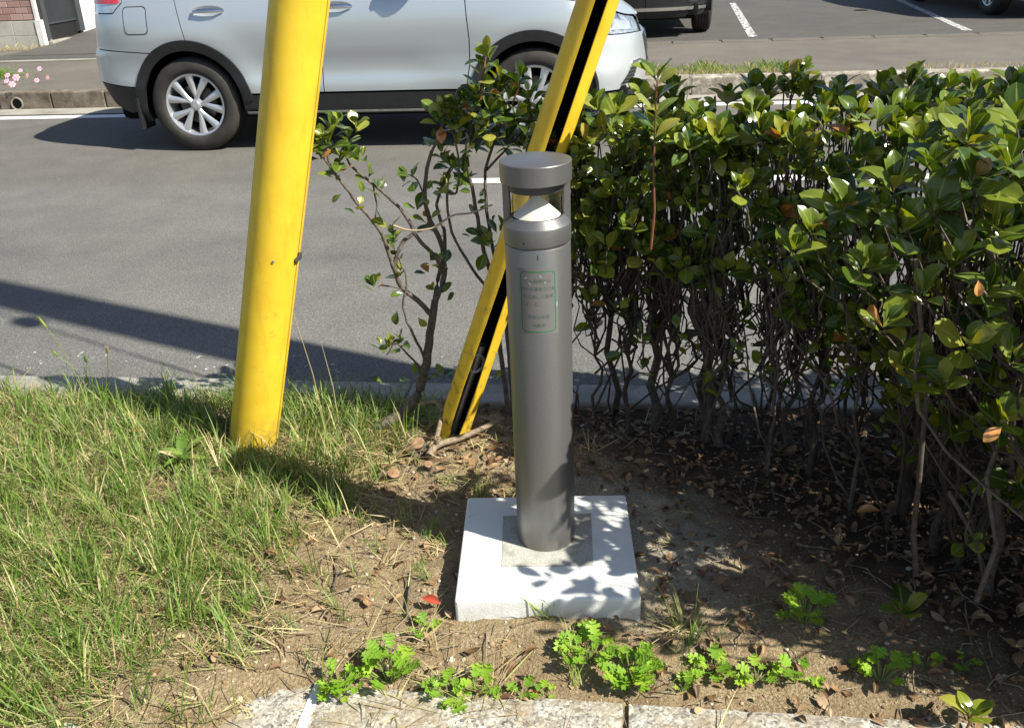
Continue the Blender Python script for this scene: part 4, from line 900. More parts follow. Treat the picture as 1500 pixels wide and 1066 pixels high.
for k in range(230):
    x = rnd.uniform(.2, 1.7); y = rnd.uniform(front_y(x), back_y(x)); z = rnd.uniform(.28, .72); ros.append((Vector((x, y, z)), Vector((rnd.gauss(0, .6), rnd.gauss(0, .6), .8)), rnd.uniform(.042, .06), rnd.randint(2, 4)))
for px, py, Y in ((1275, 385, 1.64), (1325, 330, 1.62), (1375, 300, 1.6), (1430, 262, 1.58), (1462, 330, 1.55), (1400, 380, 1.58), (1352, 425, 1.60), (1450, 420, 1.54), (1310, 265, 1.68), (1482, 235, 1.56), (1370, 238, 1.64), (1425, 195, 1.66), (1490, 170, 1.64), (1240, 300, 1.75), (1485, 520, 1.5), (1420, 500, 1.55), (1380, 560, 1.58), (1470, 610, 1.5), (1300, 470, 1.68), (1330, 540, 1.66)):
    ros.append((atY(px, py, Y), Vector((rnd.gauss(0, .25), -.5 + rnd.gauss(0, .2), 1)), rnd.uniform(.074, .092), rnd.randint(6, 8)))
for k in range(22):
    ros.append((Vector((rnd.uniform(.90, 1.12), rnd.uniform(1.16, 1.52), rnd.uniform(.84, 1.12))), Vector((rnd.gauss(0, .3), rnd.gauss(0, .3), 1)), rnd.uniform(.055, .075), rnd.randint(5, 7)))
H_items = []
for p, ax, s, n in ros: rosette(H_items, p, ax, n, s)
shoot_leaf = []
sp0, sp1 = atY(955, 300, 2.32), atY(963, 118, 2.32)
for t, az in ((.55, .2), (.62, 3.0), (.72, .7), (.76, 3.7), (.84, 5.2), (.97, .1), (.985, 2.4), (1.0, 3.4), (1.0, 5.0)):
    p = sp0.lerp(sp1, t); d = Vector((math.cos(az), math.sin(az) * .6, .85)); H_items.append([rnd.randrange(5), p, basis(d, Vector((-math.cos(az) * .6, -.3, 1))), rnd.uniform(.055, .078), None])
for px, py, Y, ang in ((1385, 185, 1.75, 0), ):
    pass
for it in H_items:
    it[4] = min(.97, max(0, rnd.betavariate(1.35, 1.3) * .95))
    if rnd.random() < .012: it[4] = .99
# stems
bases = []
while len(bases) < 80:
    x = rnd.uniform(.12, 2.3); y = rnd.uniform(front_y(x) + .10, back_y(x) - .06)
    if all((q.x - x) ** 2 + (q.y - y) ** 2 > .075 ** 2 for q in bases): bases.append(Vector((x, y, 0)))
assign = {i: [] for i in range(len(bases))}
for p, ax, s, n in ros:
    ds = sorted(range(len(bases)), key=lambda i: (bases[i].xy - p.xy).length + .05 * rnd.random() + .004 * len(assign[i])); assign[ds[0]].append((p, ax))
for i, bp in enumerate(bases):
    tg = assign[i]
    if not tg: continue
    bp.z = soil_z(bp.x, bp.y) - .02
    cen = sum((p for p, a_ in tg), Vector((0, 0, 0))) / len(tg); mb = MB()
    fork = bp.lerp(Vector((cen.x, cen.y, bp.z)), .35); fork.z = rnd.uniform(.20, .42)
    tr = wiggle(bp, fork, 6, .06, seed=i); r0 = rnd.choice((.006, .007, .009, .012, .017)); mb.tube(tr, [r0 * (1 - .3 * k / 6) for k in range(7)], 6)
    # second-level forks, then twigs to each rosette
    groups = {}
    for p, ax in tg: groups.setdefault(int(((math.atan2(p.y - fork.y, p.x - fork.x) + 3.1416) / 6.2832) * 3.999) + (10 if p.z > .88 else 0), []).append((p, ax))
    for g, lst in groups.items():
        cg = sum((p for p, a_ in lst), Vector((0, 0, 0))) / len(lst); f2 = fork.lerp(cg, .55); mb.tube(wiggle(fork, f2, 6, .09, seed=i * 3.1 + g), [r0 * (.62 - .2 * k / 6) for k in range(7)], 5)
        for q, (p, ax) in enumerate(lst):
            st_ = f2 if q % 2 else fork.lerp(f2, .5); mb.tube(wiggle(st_, p - Vector(ax).normalized() * .02, 6, .07, Vector((0, 0, -.02)), seed=i * 7.7 + q), [.0035 - .0016 * k / 6 for k in range(7)], 4)
    for q in range(3):   # bare suckers and crossing twigs
        e = bp + Vector((rnd.gauss(0, .22), rnd.gauss(0, .14), rnd.uniform(.3, .75))); mb.tube(wiggle(bp.lerp(fork, rnd.random() * .8), e, 7, .10, seed=i * 5.3 + q), [.0038 - .0022 * k / 7 for k in range(8)], 4)
    for v_i in range(len(mb.v)): mb.v[v_i] = tuple(Vector(mb.v[v_i]) - HB)
    mb.build('stem', MT['bark_dark'] if i % 3 else MT['bark'], hedge, True, 80)
b = MB(); b.tube([v - HB for v in wiggle(sp0 - Vector((0, 0, .12)), sp1, 8, .02, seed=4)], [.0034 - .0014 * k / 8 for k in range(9)], 6); b.build('shoot', MT['red_stem'], hedge, True)
for pts, r_ in (([(1342, 380, 1.62), (1345, 430, 1.62), (1350, 480, 1.62), (1340, 540, 1.62), (1345, 600, 1.62), (1385, 660, 1.60), (1440, 710, 1.58), (1500, 760, 1.56)], .0048), ([(1345, 548, 1.62), (1380, 552, 1.64), (1415, 553, 1.66)], .006), ([(1342, 840, 1.68), (1338, 780, 1.68), (1345, 720, 1.69), (1352, 640, 1.7), (1360, 560, 1.72)], .007), ([(1430, 880, 1.62), (1460, 800, 1.62), (1445, 700, 1.64), (1480, 600, 1.66)], .006), ([(1390, 720, 1.74), (1430, 790, 1.7), (1440, 850, 1.68)], .006)):
    b = MB(); b.tube([atY(*p) - HB for p in pts], [r_ * (1 - .35 * k / len(pts)) for k in range(len(pts))], 7); b.build('stem', MT['bark'] if r_ < .0061 else MT['bark_dark'], hedge, True, 80)
chosen = pick_visible(H_items, 300); leaf_objects(H_items, chosen, hedge, LEAF_ME, HB)
me = mass_mesh('leaf_mass', [[k, p - HB, R_, s, t] for i, (k, p, R_, s, t) in enumerate(H_items) if i not in chosen], LEAFS, MT['leaf']); o = link('leaf_mass', me, None, hedge); o['kind'] = 'stuff'
for px, py, Y, s, ax, nr in ((1433, 425, 1.50, .030, (0.1, -.3, -1), (-.2, -1, .2)), (1468, 640, 1.46, .042, (-.9, -.3, -.5), (-.3, -.6, .8))):
    p = atY(px, py - 15, Y); o = bpy.data.objects.new('orange_leaf', to_mesh('orange_leaf', *LEAFS[1], MT['orange'])); C.objects.link(o); o.parent = hedge; o.location = p - HB; o.rotation_euler = basis(ax, nr).to_euler(); o.scale = (s, s, s)

# ------------------------------------------------------------------ two leggy shrubs left of the bollard
def shrub(name, label, base_p, limbs, rosettes, mats, singles=()):
    root = empty(name, base_p); tag(root, label, 'shrub'); items = []
    for k, (pts, r0, r1, m, nm) in enumerate(limbs):
        P = [atY(*p) for p in pts]; Q = catmull([tuple(p) for p in P], 4)
        Q = [Vector(q) + Vector((noise.noise(Vector((q[0] * 30, q[2] * 30, k))), noise.noise(Vector((q[2] * 30, k, 2))) * 1.5, 0)) * .004 for q in Q]
        b = MB(); b.tube([q - base_p for q in Q], [r0 + (r1 - r0) * i / len(Q) for i in range(len(Q))], 7); b.build(nm, m, root, True, 80)
    for px, py, Y, n, s in rosettes: s *= 1.22; rosette(items, atY(px, py, Y), Vector((rnd.gauss(0, .3), rnd.gauss(0, .25) - .2, 1)), n, s, spread=(18, 75))
    for px, py, Y, s, dx, dz in singles: items.append([rnd.randrange(6), atY(px, py, Y), basis((dx, rnd.gauss(0, .35), dz), (-dx * .4 + rnd.gauss(0, .3), -.6, .8)), s, None])
    for k, (pts, r0, r1, m, nm) in enumerate(limbs):
        if nm in ('trunk', 'dead_twig'): continue
        for q in range(1, len(pts)):
            a__, b__ = atY(*pts[q - 1]), atY(*pts[q])
            if q >= len(pts) * .35 and rnd.random() < .6: rosette(items, a__.lerp(b__, rnd.random()) + Vector((rnd.gauss(0, .012), rnd.gauss(0, .012), .008)), Vector((rnd.gauss(0, .5), rnd.gauss(0, .4) - .2, .8)), rnd.randint(2, 4), rnd.uniform(.045, .06), spread=(20, 70))
    for it in items: it[4] = rnd.betavariate(1.6, 1.7) * .93
    ch = set(range(len(items))) if len(items) <= 300 else pick_visible(items, 300)
    leaf_objects(items, ch, root, LEAF_ME, base_p)
    rest = [[k, p - base_p, R_, s, t] for i, (k, p, R_, s, t) in enumerate(items) if i not in ch]
    if rest: o = link('leaf_mass', mass_mesh('leaf_mass', rest, LEAFS, MT['leaf']), None, root); o['kind'] = 'stuff'
    return root
rnd.seed(5)
bd_, bp_ = MT['bark'], MT['bark_pale']
YA = 2.70
shrub('leggy_shrub', 'leggy sparse shrub with a crooked trunk between the two yellow guards', atZ(575, 622, 0),
 [([(552, 626, 2.66), (578, 612, 2.68), (606, 588, YA), (622, 545, YA), (630, 490, YA), (637, 440, YA)], .021, .011, bd_, 'trunk'),
  ([(637, 442, YA), (650, 405, YA + .02), (648, 362, YA + .03), (630, 322, YA + .02), (622, 285, YA), (628, 235, YA), (648, 190, YA - .01), (652, 168, YA - .01)], .010, .0035, bd_, 'limb'),
  ([(633, 462, YA), (612, 440, YA - .03), (588, 420, YA - .05), (578, 388, YA - .06), (590, 356, YA - .05), (605, 340, YA - .04), (596, 318, YA - .04), (570, 290, YA - .03), (545, 268, YA - .03), (512, 240, YA - .02), (505, 205, YA - .02)], .0085, .003, bd_, 'limb'),
  ([(588, 420, YA - .05), (572, 380, YA - .07), (558, 340, YA - .08), (530, 305, YA - .08), (506, 275, YA - .08), (484, 245, YA - .08), (478, 215, YA - .08)], .007, .003, bd_, 'limb'),
  ([(636, 445, YA), (642, 410, YA + .05), (652, 350, YA + .06), (640, 300, YA + .06), (652, 262, YA + .06), (660, 245, YA + .05)], .0075, .003, bd_, 'limb'),
  ([(625, 530, YA), (605, 490, YA - .04), (590, 450, YA - .05), (596, 410, YA - .05), (580, 370, YA - .04)], .005, .002, bd_, 'limb'),
  ([(622, 545, YA), (598, 520, YA - .02), (580, 502, YA - .03), (566, 520, YA - .03)], .004, .0018, bd_, 'twig'),
  ([(596, 425, YA - .05), (575, 420, YA - .06), (556, 418, YA - .06)], .0035, .0018, bd_, 'twig'),
  ([(575, 330, YA - .06), (600, 338, YA - .07), (632, 335, YA - .08), (662, 316, YA - .08), (690, 312, YA - .08), (722, 300, YA - .09)], .0035, .0025, bp_, 'dead_twig'),
  ([(605, 340, YA - .04), (622, 360, YA - .03), (640, 380, YA - .02), (648, 400, YA)], .006, .006, bd_, 'limb'),
  ([(545, 268, YA - .03), (552, 300, YA - .04), (548, 330, YA - .05)], .003, .0015, bd_, 'twig'),
  ([(622, 285, YA), (608, 262, YA - .02), (598, 255, YA - .02)], .003, .0015, bd_, 'twig'),
  ([(484, 245, YA - .08), (470, 228, YA - .09), (462, 225, YA - .09)], .003, .0015, bd_, 'twig')],
 [(478, 205, YA - .08, 6, .05), (496, 175, YA - .04, 7, .052), (512, 200, YA - .02, 6, .05), (465, 222, YA - .09, 6, .045), (528, 225, YA - .02, 5, .045), (495, 240, YA - .07, 5, .045),
  (652, 160, YA - .01, 8, .055), (662, 240, YA + .05, 7, .055), (648, 225, YA + .02, 5, .05), (680, 255, YA + .05, 5, .045), (596, 252, YA - .02, 3, .05), (548, 412, YA - .06, 6, .045), (572, 502, YA - .03, 6, .045), (586, 492, YA - .03, 4, .04), (620, 545, YA, 3, .035), (646, 545, YA + .02, 6, .05), (575, 345, YA - .06, 6, .045), (560, 325, YA - .07, 4, .045), (505, 225, YA - .06, 6, .05), (484, 185, YA - .06, 6, .05), (520, 180, YA - .02, 5, .048), (640, 172, YA, 6, .052), (670, 175, YA, 6, .05), (634, 205, YA, 4, .045), (655, 262, YA + .04, 5, .05), (540, 250, YA - .03, 3, .04), (610, 300, YA - .02, 3, .05), (585, 395, YA - .05, 4, .045), (636, 420, YA, 3, .042), (608, 545, YA, 4, .04), (560, 505, YA - .03, 4, .042), (470, 200, YA - .08, 6, .048)],
 None, singles=[(600, 320, YA - .05, .065, .55, -.2), (592, 268, YA - .03, .05, -.2, 1), (640, 385, YA, .045, .5, .6), (628, 400, YA, .045, -.4, .5), (606, 400, YA - .03, .045, .6, -.3), (582, 455, YA - .05, .045, -.2, -.9), (612, 465, YA - .03, .04, .5, -.6), (590, 430, YA - .05, .04, -.8, .1), (655, 440, YA, .04, .5, .5), (640, 280, YA + .05, .05, .7, .3), (560, 560, YA, .04, -.6, .4), (524, 262, YA - .05, .04, .3, -.8), (500, 285, YA - .08, .035, -.5, -.3)])
YB = 2.72
shrub('tall_shrub', 'tall shrub with a leafy crown rising left of the bollard lamp', atZ(738, 612, 0),
 [([(745, 612, YB), (738, 550, YB), (728, 480, YB), (722, 420, YB), (705, 350, YB), (694, 290, YB), (684, 230, YB), (690, 180, YB), (704, 130, YB), (712, 80, YB)], .009, .003, bd_, 'stem'),
  ([(752, 610, YB + .04), (745, 520, YB + .05), (735, 420, YB + .05), (715, 330, YB + .05), (712, 250, YB + .05), (730, 190, YB + .04), (742, 150, YB + .04)], .008, .003, bd_, 'stem'),
  ([(725, 440, YB), (690, 390, YB - .02), (662, 340, YB - .02), (655, 285, YB - .02), (668, 282, YB - .02), (672, 240, YB - .02), (664, 190, YB - .02), (662, 160, YB - .02)], .005, .0025, bd_, 'stem'),
  ([(730, 190, YB + .04), (752, 150, YB + .02), (762, 118, YB + .02)], .004, .002, MT['red_stem'], 'twig'),
  ([(712, 250, YB + .05), (745, 215, YB + .05), (775, 180, YB + .05)], .004, .002, bd_, 'twig'),
  ([(704, 150, YB), (708, 110, YB), (712, 78, YB)], .004, .0025, MT['red_stem'], 'twig')],
 [(712, 78, YB, 8, .058), (706, 102, YB, 5, .052), (710, 128, YB, 6, .055), (762, 112, YB + .02, 5, .058), (748, 135, YB + .02, 6, .055), (665, 152, YB - .02, 7, .055), (690, 165, YB, 7, .058), (722, 160, YB, 7, .058), (738, 165, YB + .03, 7, .058), (768, 160, YB + .03, 7, .055), (752, 188, YB + .03, 7, .058), (728, 195, YB + .02, 6, .055), (700, 192, YB, 6, .055), (778, 185, YB + .05, 7, .055), (675, 185, YB, 6, .05), (655, 178, YB - .02, 5, .048), (790, 205, YB + .06, 7, .055), (765, 210, YB + .05, 6, .05), (716, 215, YB + .03, 4, .045), (690, 215, YB, 4, .04),
  (716, 352, YB - .04, 5, .06), (735, 330, YB - .02, 4, .05), (735, 120, YB + .02, 7, .058), (775, 135, YB + .04, 7, .056), (790, 165, YB + .05, 7, .058), (715, 180, YB, 7, .058), (742, 205, YB + .03, 7, .056), (680, 150, YB, 7, .056), (700, 140, YB, 7, .058), (645, 160, YB, 6, .052), (758, 170, YB + .02, 7, .058), (725, 140, YB + .02, 7, .06), (670, 200, YB, 5, .05), (785, 225, YB + .06, 6, .055)],
 None, singles=[(712, 370, YB - .03, .06, -.3, -.5), (705, 345, YB - .03, .05, -.8, .5), (742, 545, YB, .05, -.5, -.3), (760, 250, YB + .05, .05, .4, -.3)])

# ------------------------------------------------------------------ fallen branch, cut stumps, twigs
rnd.seed(9)
P = [atZ(*p) for p in ((628, 668, .02), (640, 652, .03), (672, 642, .035), (705, 628, .045), (738, 612, .055))]
b = MB(); b.tube([Vector(q) - P[0] for q in catmull([tuple(p) for p in P], 5)], [.013 - .006 * i / 20 for i in range(21)], 8)
o = b.build('fallen_branch', MT['bark_mid'], None, True, 80, loc=P[0]); tag(o, 'pale cut branch lying at the foot of the split yellow guard', 'branch')
P = [atZ(640, 652, .03), atZ(640, 640, .06), atY(645, 618, 2.58), atY(648, 600, 2.60), atY(636, 588, 2.64), atY(612, 592, 2.66)]
b = MB(); b.tube([Vector(q) - P[0] for q in catmull([tuple(p) for p in P], 5)], [.009 - .004 * i / 26 for i in range(26)], 7)
o = b.build('bent_twig', MT['bark_mid'], None, True, 80, loc=P[0]); tag(o, 'bent pale twig arching left beside the split yellow guard', 'twig')
for px, py, r, h, tilt, lab in ((575, 700, .019, .030, (.25, -.35), 'largest sawn stump with a round cut face left of the slab'), (618, 660, .022, .045, (-.2, -.45), 'sawn stump with reddish bark just below the fallen branch'), (628, 690, .013, .022, (.1, -.4), 'smallest sawn stump between the other two stumps'), (607, 666, .014, .03, (-.5, -.3), 'short sawn stump on the left of the reddish stump')):
    p = atZ(px, py, 0); z0 = soil_z(p.x, p.y); root = empty('cut_stump', (p.x, p.y, z0)); tag(root, lab, 'stump', 'sawn stumps in the soil')
    axv = Vector((tilt[0], tilt[1], 1)).normalized(); b = MB(); b.tube([axv * -.03, axv * h * .5, axv * h], [r * 1.15, r * 1.0, r * .97], 14, cap=False); b.build('bark', MT['bark'], root, True, 60)
    b = MB(); d_, a_, c_ = frame_for(axv); vs = [axv * h]; 
    for rr in (.55, .97):
        for j in range(14): vs.append(axv * (h + (.001 if rr < .9 else 0)) + (a_ * math.cos(j * .4488) + c_ * math.sin(j * .4488)) * r * rr)
    b.add(vs, [(0, 1 + j, 1 + (j + 1) % 14) for j in range(14)] + [(1 + j, 15 + j, 15 + (j + 1) % 14, 1 + (j + 1) % 14) for j in range(14)]); b.build('cut_face', MT['cutwood'], root)

# ------------------------------------------------------------------ seedlings of the hedge shrub
def seedling(name, lab, px, py, h, leaves, size, lean=(0, 0)):
    p = atZ(px, py, 0); p.z = soil_z(p.x, p.y); root = empty(name, p); tag(root, lab, 'seedling', 'seedlings by the hedge')
    tip = Vector((lean[0], lean[1], h)); b = MB(); b.tube([Vector((0, 0, -.01)), tip * .5 + Vector((.004, 0, 0)), tip], [.0032, .0028, .002], 6); b.build('stem', MT['red_stem'], root, True)
    for k in range(leaves):
        az = k * 2.4 + rnd.random(); el = rad(25 + 40 * (k / leaves)); d_ = Vector((math.cos(az) * math.cos(el), math.sin(az) * math.cos(el), math.sin(el))); o = bpy.data.objects.new('leaf', LEAF_ME[k % 5]); C.objects.link(o); o.parent = root
        o.location = tip * (.82 + .18 * k / leaves); s = size * rnd.uniform(.8, 1.1); o.scale = (s, s, s); o.rotation_euler = basis(d_, Vector((-d_.x, -d_.y, 1.2))).to_euler()
seedling('shrub_seedling', 'glossy seedling on a red stem at the bottom right corner', 1412, 1060, .05, 6, .062, (.012, .0))
seedling('shrub_seedling', 'dark seedling with long leaves in the hedge shade above the weeds', 1318, 925, .06, 6, .07)
seedling('shrub_seedling', 'three-leaved seedling standing in the dark under the hedge', 1315, 690, .05, 5, .055, (-.01, -.01))
seedling('shrub_seedling', 'tiny pale seedling on the leaf litter under the hedge', 1168, 695, .03, 3, .024)

# ------------------------------------------------------------------ bright weeds along the front edge
rnd.seed(31)
def lobed_leaf():
    half = [(.0, .0), (.02, .16), (.20, .20), (.17, .27), (.34, .30), (.30, .38), (.20, .42), (.14, .46), (.30, .50), (.44, .58), (.37, .63), (.42, .74), (.28, .72), (.20, .70), (.18, .80), (.22, .92), (.10, .90), (.0, 1.04)]
    V = []; F = []; n = len(half)
    for x, y in half: V.append((0, y * .96, -.10 * y * y + .06 * y))
    for sg in (1, -1):
        for x, y in half: V.append((sg * x, y, -.10 * y * y + .06 * y + abs(x) * .30 - .25 * x * x + .02 * math.sin(30 * y)))
    for i in range(n - 1):
        F.append((i, n + i, n + i + 1, i + 1)); F.append((i, i + 1, 2 * n + i + 1, 2 * n + i))
    return np.array(V, float), F
WL = lobed_leaf(); weed_me = to_mesh('leaf', *WL, MT['weed'])
def weed(px, py, n, size, spread, h, lab, grp='bright weeds along the pavement edge'):
    p = atZ(px, py, 0); p.z = soil_z(p.x, p.y) - .002; root = empty('weed', p); tag(root, lab, 'weed', grp)
    stems = MB()
    n = int(n * 1.35)
    for k in range(n):
        az = rnd.uniform(0, 6.28); rr = spread * 1.12 * math.sqrt(rnd.random()); c_ = Vector((math.cos(az) * rr, math.sin(az) * rr * .75, 1.15 * h * (1 - .5 * min(1.2, rr / spread) ** 2) * rnd.uniform(.55, 1.05)))
        az2 = az + rnd.gauss(0, .7); el = rnd.uniform(.05, .7); d_ = Vector((math.cos(az2) * math.cos(el), math.sin(az2) * math.cos(el), math.sin(el)))
        stems.tube([Vector((c_.x * .25, c_.y * .25, -.004)), Vector((c_.x * .7, c_.y * .7, c_.z * .6)), c_], [.0016, .0013, .001], 4)
        o = bpy.data.objects.new('leaf', weed_me); C.objects.link(o); o.parent = root; s = 1.28 * size * rnd.uniform(.5, 1.2); o.location = c_; o.scale = (s, s, s); o.rotation_euler = basis(d_, Vector((-d_.x * .5 + rnd.gauss(0, .2), -d_.y * .5 - .25, 1))).to_euler()
    stems.build('stems', MT['weed_stem'], root)
for a_ in ((500, 1005, 20, .030, .036, .055, 'yellow-green lobed weed, leftmost of the row at the pavement edge'), (570, 985, 24, .032, .040, .080, 'tall bushy lobed weed, second from the left at the pavement edge'), (655, 1010, 11, .029, .030, .042, 'low lobed weed just right of the tall bushy one'), (697, 1003, 11, .029, .026, .045, 'low lobed weed, fourth from the left at the pavement edge'), (618, 925, 7, .024, .017, .035, 'small lone weed on bare soil left of the slab corner'),
           (735, 1003, 4, .018, .010, .02, 'tiny sprout, first of three below the slab front'), (763, 1003, 5, .021, .012, .025, 'tiny sprout, middle of three below the slab front'), (797, 1002, 5, .021, .012, .025, 'tiny sprout, last of three below the slab front'),
           (862, 962, 22, .032, .042, .055, 'large bright weed under the slab front, left half of the pair'), (925, 985, 26, .032, .044, .055, 'large bright weed under the slab front, right half of the pair'), (1000, 1002, 6, .02, .014, .025, 'small sprout just right of the large pair of weeds'),
           (1045, 975, 10, .028, .024, .04, 'small weed right of the slab, first toward the hedge'), (1108, 985, 9, .026, .022, .035, 'small weed right of the slab, second toward the hedge'), (1165, 985, 10, .026, .026, .035, 'small weed right of the slab, third toward the hedge'), (1195, 995, 4, .02, .012, .02, 'tiny sprout touching the third small weed'),
           (1292, 985, 15, .028, .034, .045, 'broad weed at the front edge below the dark seedling'), (1178, 915, 16, .034, .036, .07, 'tall weed standing alone in front of the dark hedge foot'), (1357, 970, 5, .02, .014, .03, 'shaded sprout left of the corner seedling'), (1412, 970, 7, .022, .02, .03, 'shaded sprout above the corner seedling')):
    weed(*a_)
# broad grassy weed in the lawn
p = atZ(272, 690, 0); root = empty('broadleaf_weed', p); tag(root, 'broad-bladed green weed in the grass below the thick yellow guard', 'weed')
bw_me = to_mesh('leaf', *leaf_arrays(.30, .35, .5, 0, stations=(0, .12, .3, .5, .68, .83, .94, 1.0), prof_=(.2, .45, .55, .56, .5, .36, .18, 0)), MT['grass'])
for k in range(11):
    az = k * 2.4; el = rnd.uniform(.3, 1.0); d_ = Vector((math.cos(az) * math.cos(el), math.sin(az) * math.cos(el), math.sin(el))); o = bpy.data.objects.new('leaf', bw_me); C.objects.link(o); o.parent = root; s = rnd.uniform(.07, .10); o.scale = (s, s, s); o.location = (0, 0, .015 + .004 * k); o.rotation_euler = basis(d_, Vector((-d_.x, -d_.y, .8))).to_euler()

# ------------------------------------------------------------------ grass, straw, litter, gravel
def density(x, y):
    u, v = uvof(x, y); n1 = .5 + .5 * noise.noise(Vector((x * 4.3, y * 4.3, 11))); n2 = .5 + .5 * noise.noise(Vector((x * 11, y * 11, 12)))
    edge = -.73 + .29 * smooth(1.9, 2.6, v) + .22 * (n1 - .5) - .10 * smooth(1.75, 1.45, v)
    d_ = smooth(edge + .26, edge - .14, x) * (.55 + .6 * n2) + .16 * smooth(edge + .40, edge + .1, x) * (n2 > .52)
    if v > 2.60 and x < -.22: d_ = max(d_, .75 * smooth(-.22, -.34, x))
    if v < 1.44 and x > -.62: d_ *= smooth(1.37, 1.42, v + .05 * (n1 - .5)) * .6
    if v < 1.40: d_ *= smooth(1.26, 1.34, v + .06 * (n1 - .5))
    if math.hypot((x + .80) * .8, (v - 1.37)) < .09: d_ *= .15
    if math.hypot(x - LB.x, y - LB.y) < .075 or v > 2.83: d_ = 0
    return d_
def blades(count, sampler, length, width, mat_, name, lab, cat, lie=0.0, tint=None, clump=.5, seed=3, z_off=0.0, n=4):
    rg = random.Random(seed); V = []; F = []; T = []; off = 0; tries = 0; made = 0; cl = None; left = 0
    while made < count and tries < count * 30:
        tries += 1
        if left <= 0 or cl is None:
            s_ = sampler(rg)
            if s_ is None: continue
            cl = s_; left = rg.randint(3, 14) if rg.random() < clump else 1; caz = rg.uniform(0, 6.28); clen = rg.uniform(.45, 1.45); ctint = rg.random()
        left -= 1; x = cl[0] + rg.gauss(0, .010); y = cl[1] + rg.gauss(0, .010); made += 1
        L_ = rg.uniform(*length) * clen; wd = rg.uniform(*width); az = caz + rg.gauss(0, .9); tilt = (rg.uniform(.12, .85) if lie == 0 else rg.uniform(1.25, 1.56)); bend = rg.uniform(.25, 1.25) if lie == 0 else rg.uniform(-.15, .2)
        z = soil_z(x, y) + z_off + (rg.uniform(0, .018) if lie else 0); px_, pz_ = 0., 0.; ca, sa = math.cos(az), math.sin(az); ang = tilt
        sx_, sy_ = -sa, ca; tw = rg.uniform(-.5, .5); tv = ctint * .55 + rg.random() * .45 if tint is None else tint(rg)
        for k in range(n):
            t = k / (n - 1); w_ = wd * (1 - t ** 2.2) * (.7 + .3 * min(1, t * 4)); 
            cx_, cy_, cz_ = x + ca * px_, y + sa * px_, z + pz_
            if k == n - 1: V.append((cx_, cy_, cz_)); T.append(tv)
            else:
                V.append((cx_ + sx_ * w_, cy_ + sy_ * w_, cz_ + w_ * tw)); V.append((cx_ - sx_ * w_, cy_ - sy_ * w_, cz_ - w_ * tw)); T += [tv, tv]
            st__ = L_ / (n - 1); px_ += math.sin(ang) * st__; pz_ += math.cos(ang) * st__; ang += bend / (n - 1) * (1.5 if k else .6)
        for k in range(n - 2): F.append((off + 2 * k, off + 2 * k + 1, off + 2 * k + 3, off + 2 * k + 2))
        F.append((off + 2 * (n - 2), off + 2 * (n - 2) + 1, off + 2 * (n - 1))); off += 2 * n - 1
    me = bpy.data.meshes.new(name); me.from_pydata(V, [], F); at = me.attributes.new('tint', 'FLOAT', 'POINT'); at.data.foreach_set('value', T); me.materials.append(mat_); me.polygons.foreach_set('use_smooth', [True] * len(F))
    o = link(name, me); tag(o, lab, cat, kind='stuff'); return o
def s_grass(rg):
    u = rg.uniform(-2.9, .0); v = rg.uniform(1.26, 2.80); p = RW(u, v); d_ = density(p.x, p.y); return (p.x, p.y) if rg.random() < d_ else None
blades(36000, s_grass, (.04, .14), (.0008, .0024), MT['grass'], 'grass', 'uneven green lawn grass with dry blades on the left', 'grass')
def s_straw(rg):
    u = rg.uniform(-2.9, .2); v = rg.uniform(1.28, 2.8); p = RW(u, v); d_ = density(p.x, p.y); return (p.x, p.y) if rg.random() < (.20 if p.x < .0 else .03) + .8 * min(1, d_ * 1.2) and not (abs(p.x - .068) < .22 and abs(p.y - 1.93) < .22) else None
blades(20000, s_straw, (.03, .12), (.0008, .0017), MT['straw'], 'dry_straw', 'pale dry straw lying flat among the grass', 'straw', lie=1, seed=8, z_off=.004)
def s_edge(rg):
    p = atZ(rg.choice((470, 640, 950, 990, 420, 820, 560, 1010)) + rg.gauss(0, 18), rg.uniform(900, 1010), 0); return (p.x, p.y)
blades(170, s_edge, (.05, .12), (.0008, .0016), MT['grass'], 'sparse_grass', 'thin scattered grass blades around the bright weeds', 'grass', seed=15)
def s_slabgrass(rg):
    p = atZ(rg.choice((620, 640, 560, 500, 450, 690)) + rg.gauss(0, 30), rg.choice((800, 760, 700, 830)) + rg.gauss(0, 25), 0); return None if (abs(p.x - .068) < .235 and abs(p.y - 1.93) < .235) else (p.x, p.y)
blades(260, s_slabgrass, (.04, .10), (.0009, .0018), MT['grass'], 'soil_grass', 'small grass tufts on the bare soil left of the slab', 'grass', seed=16)
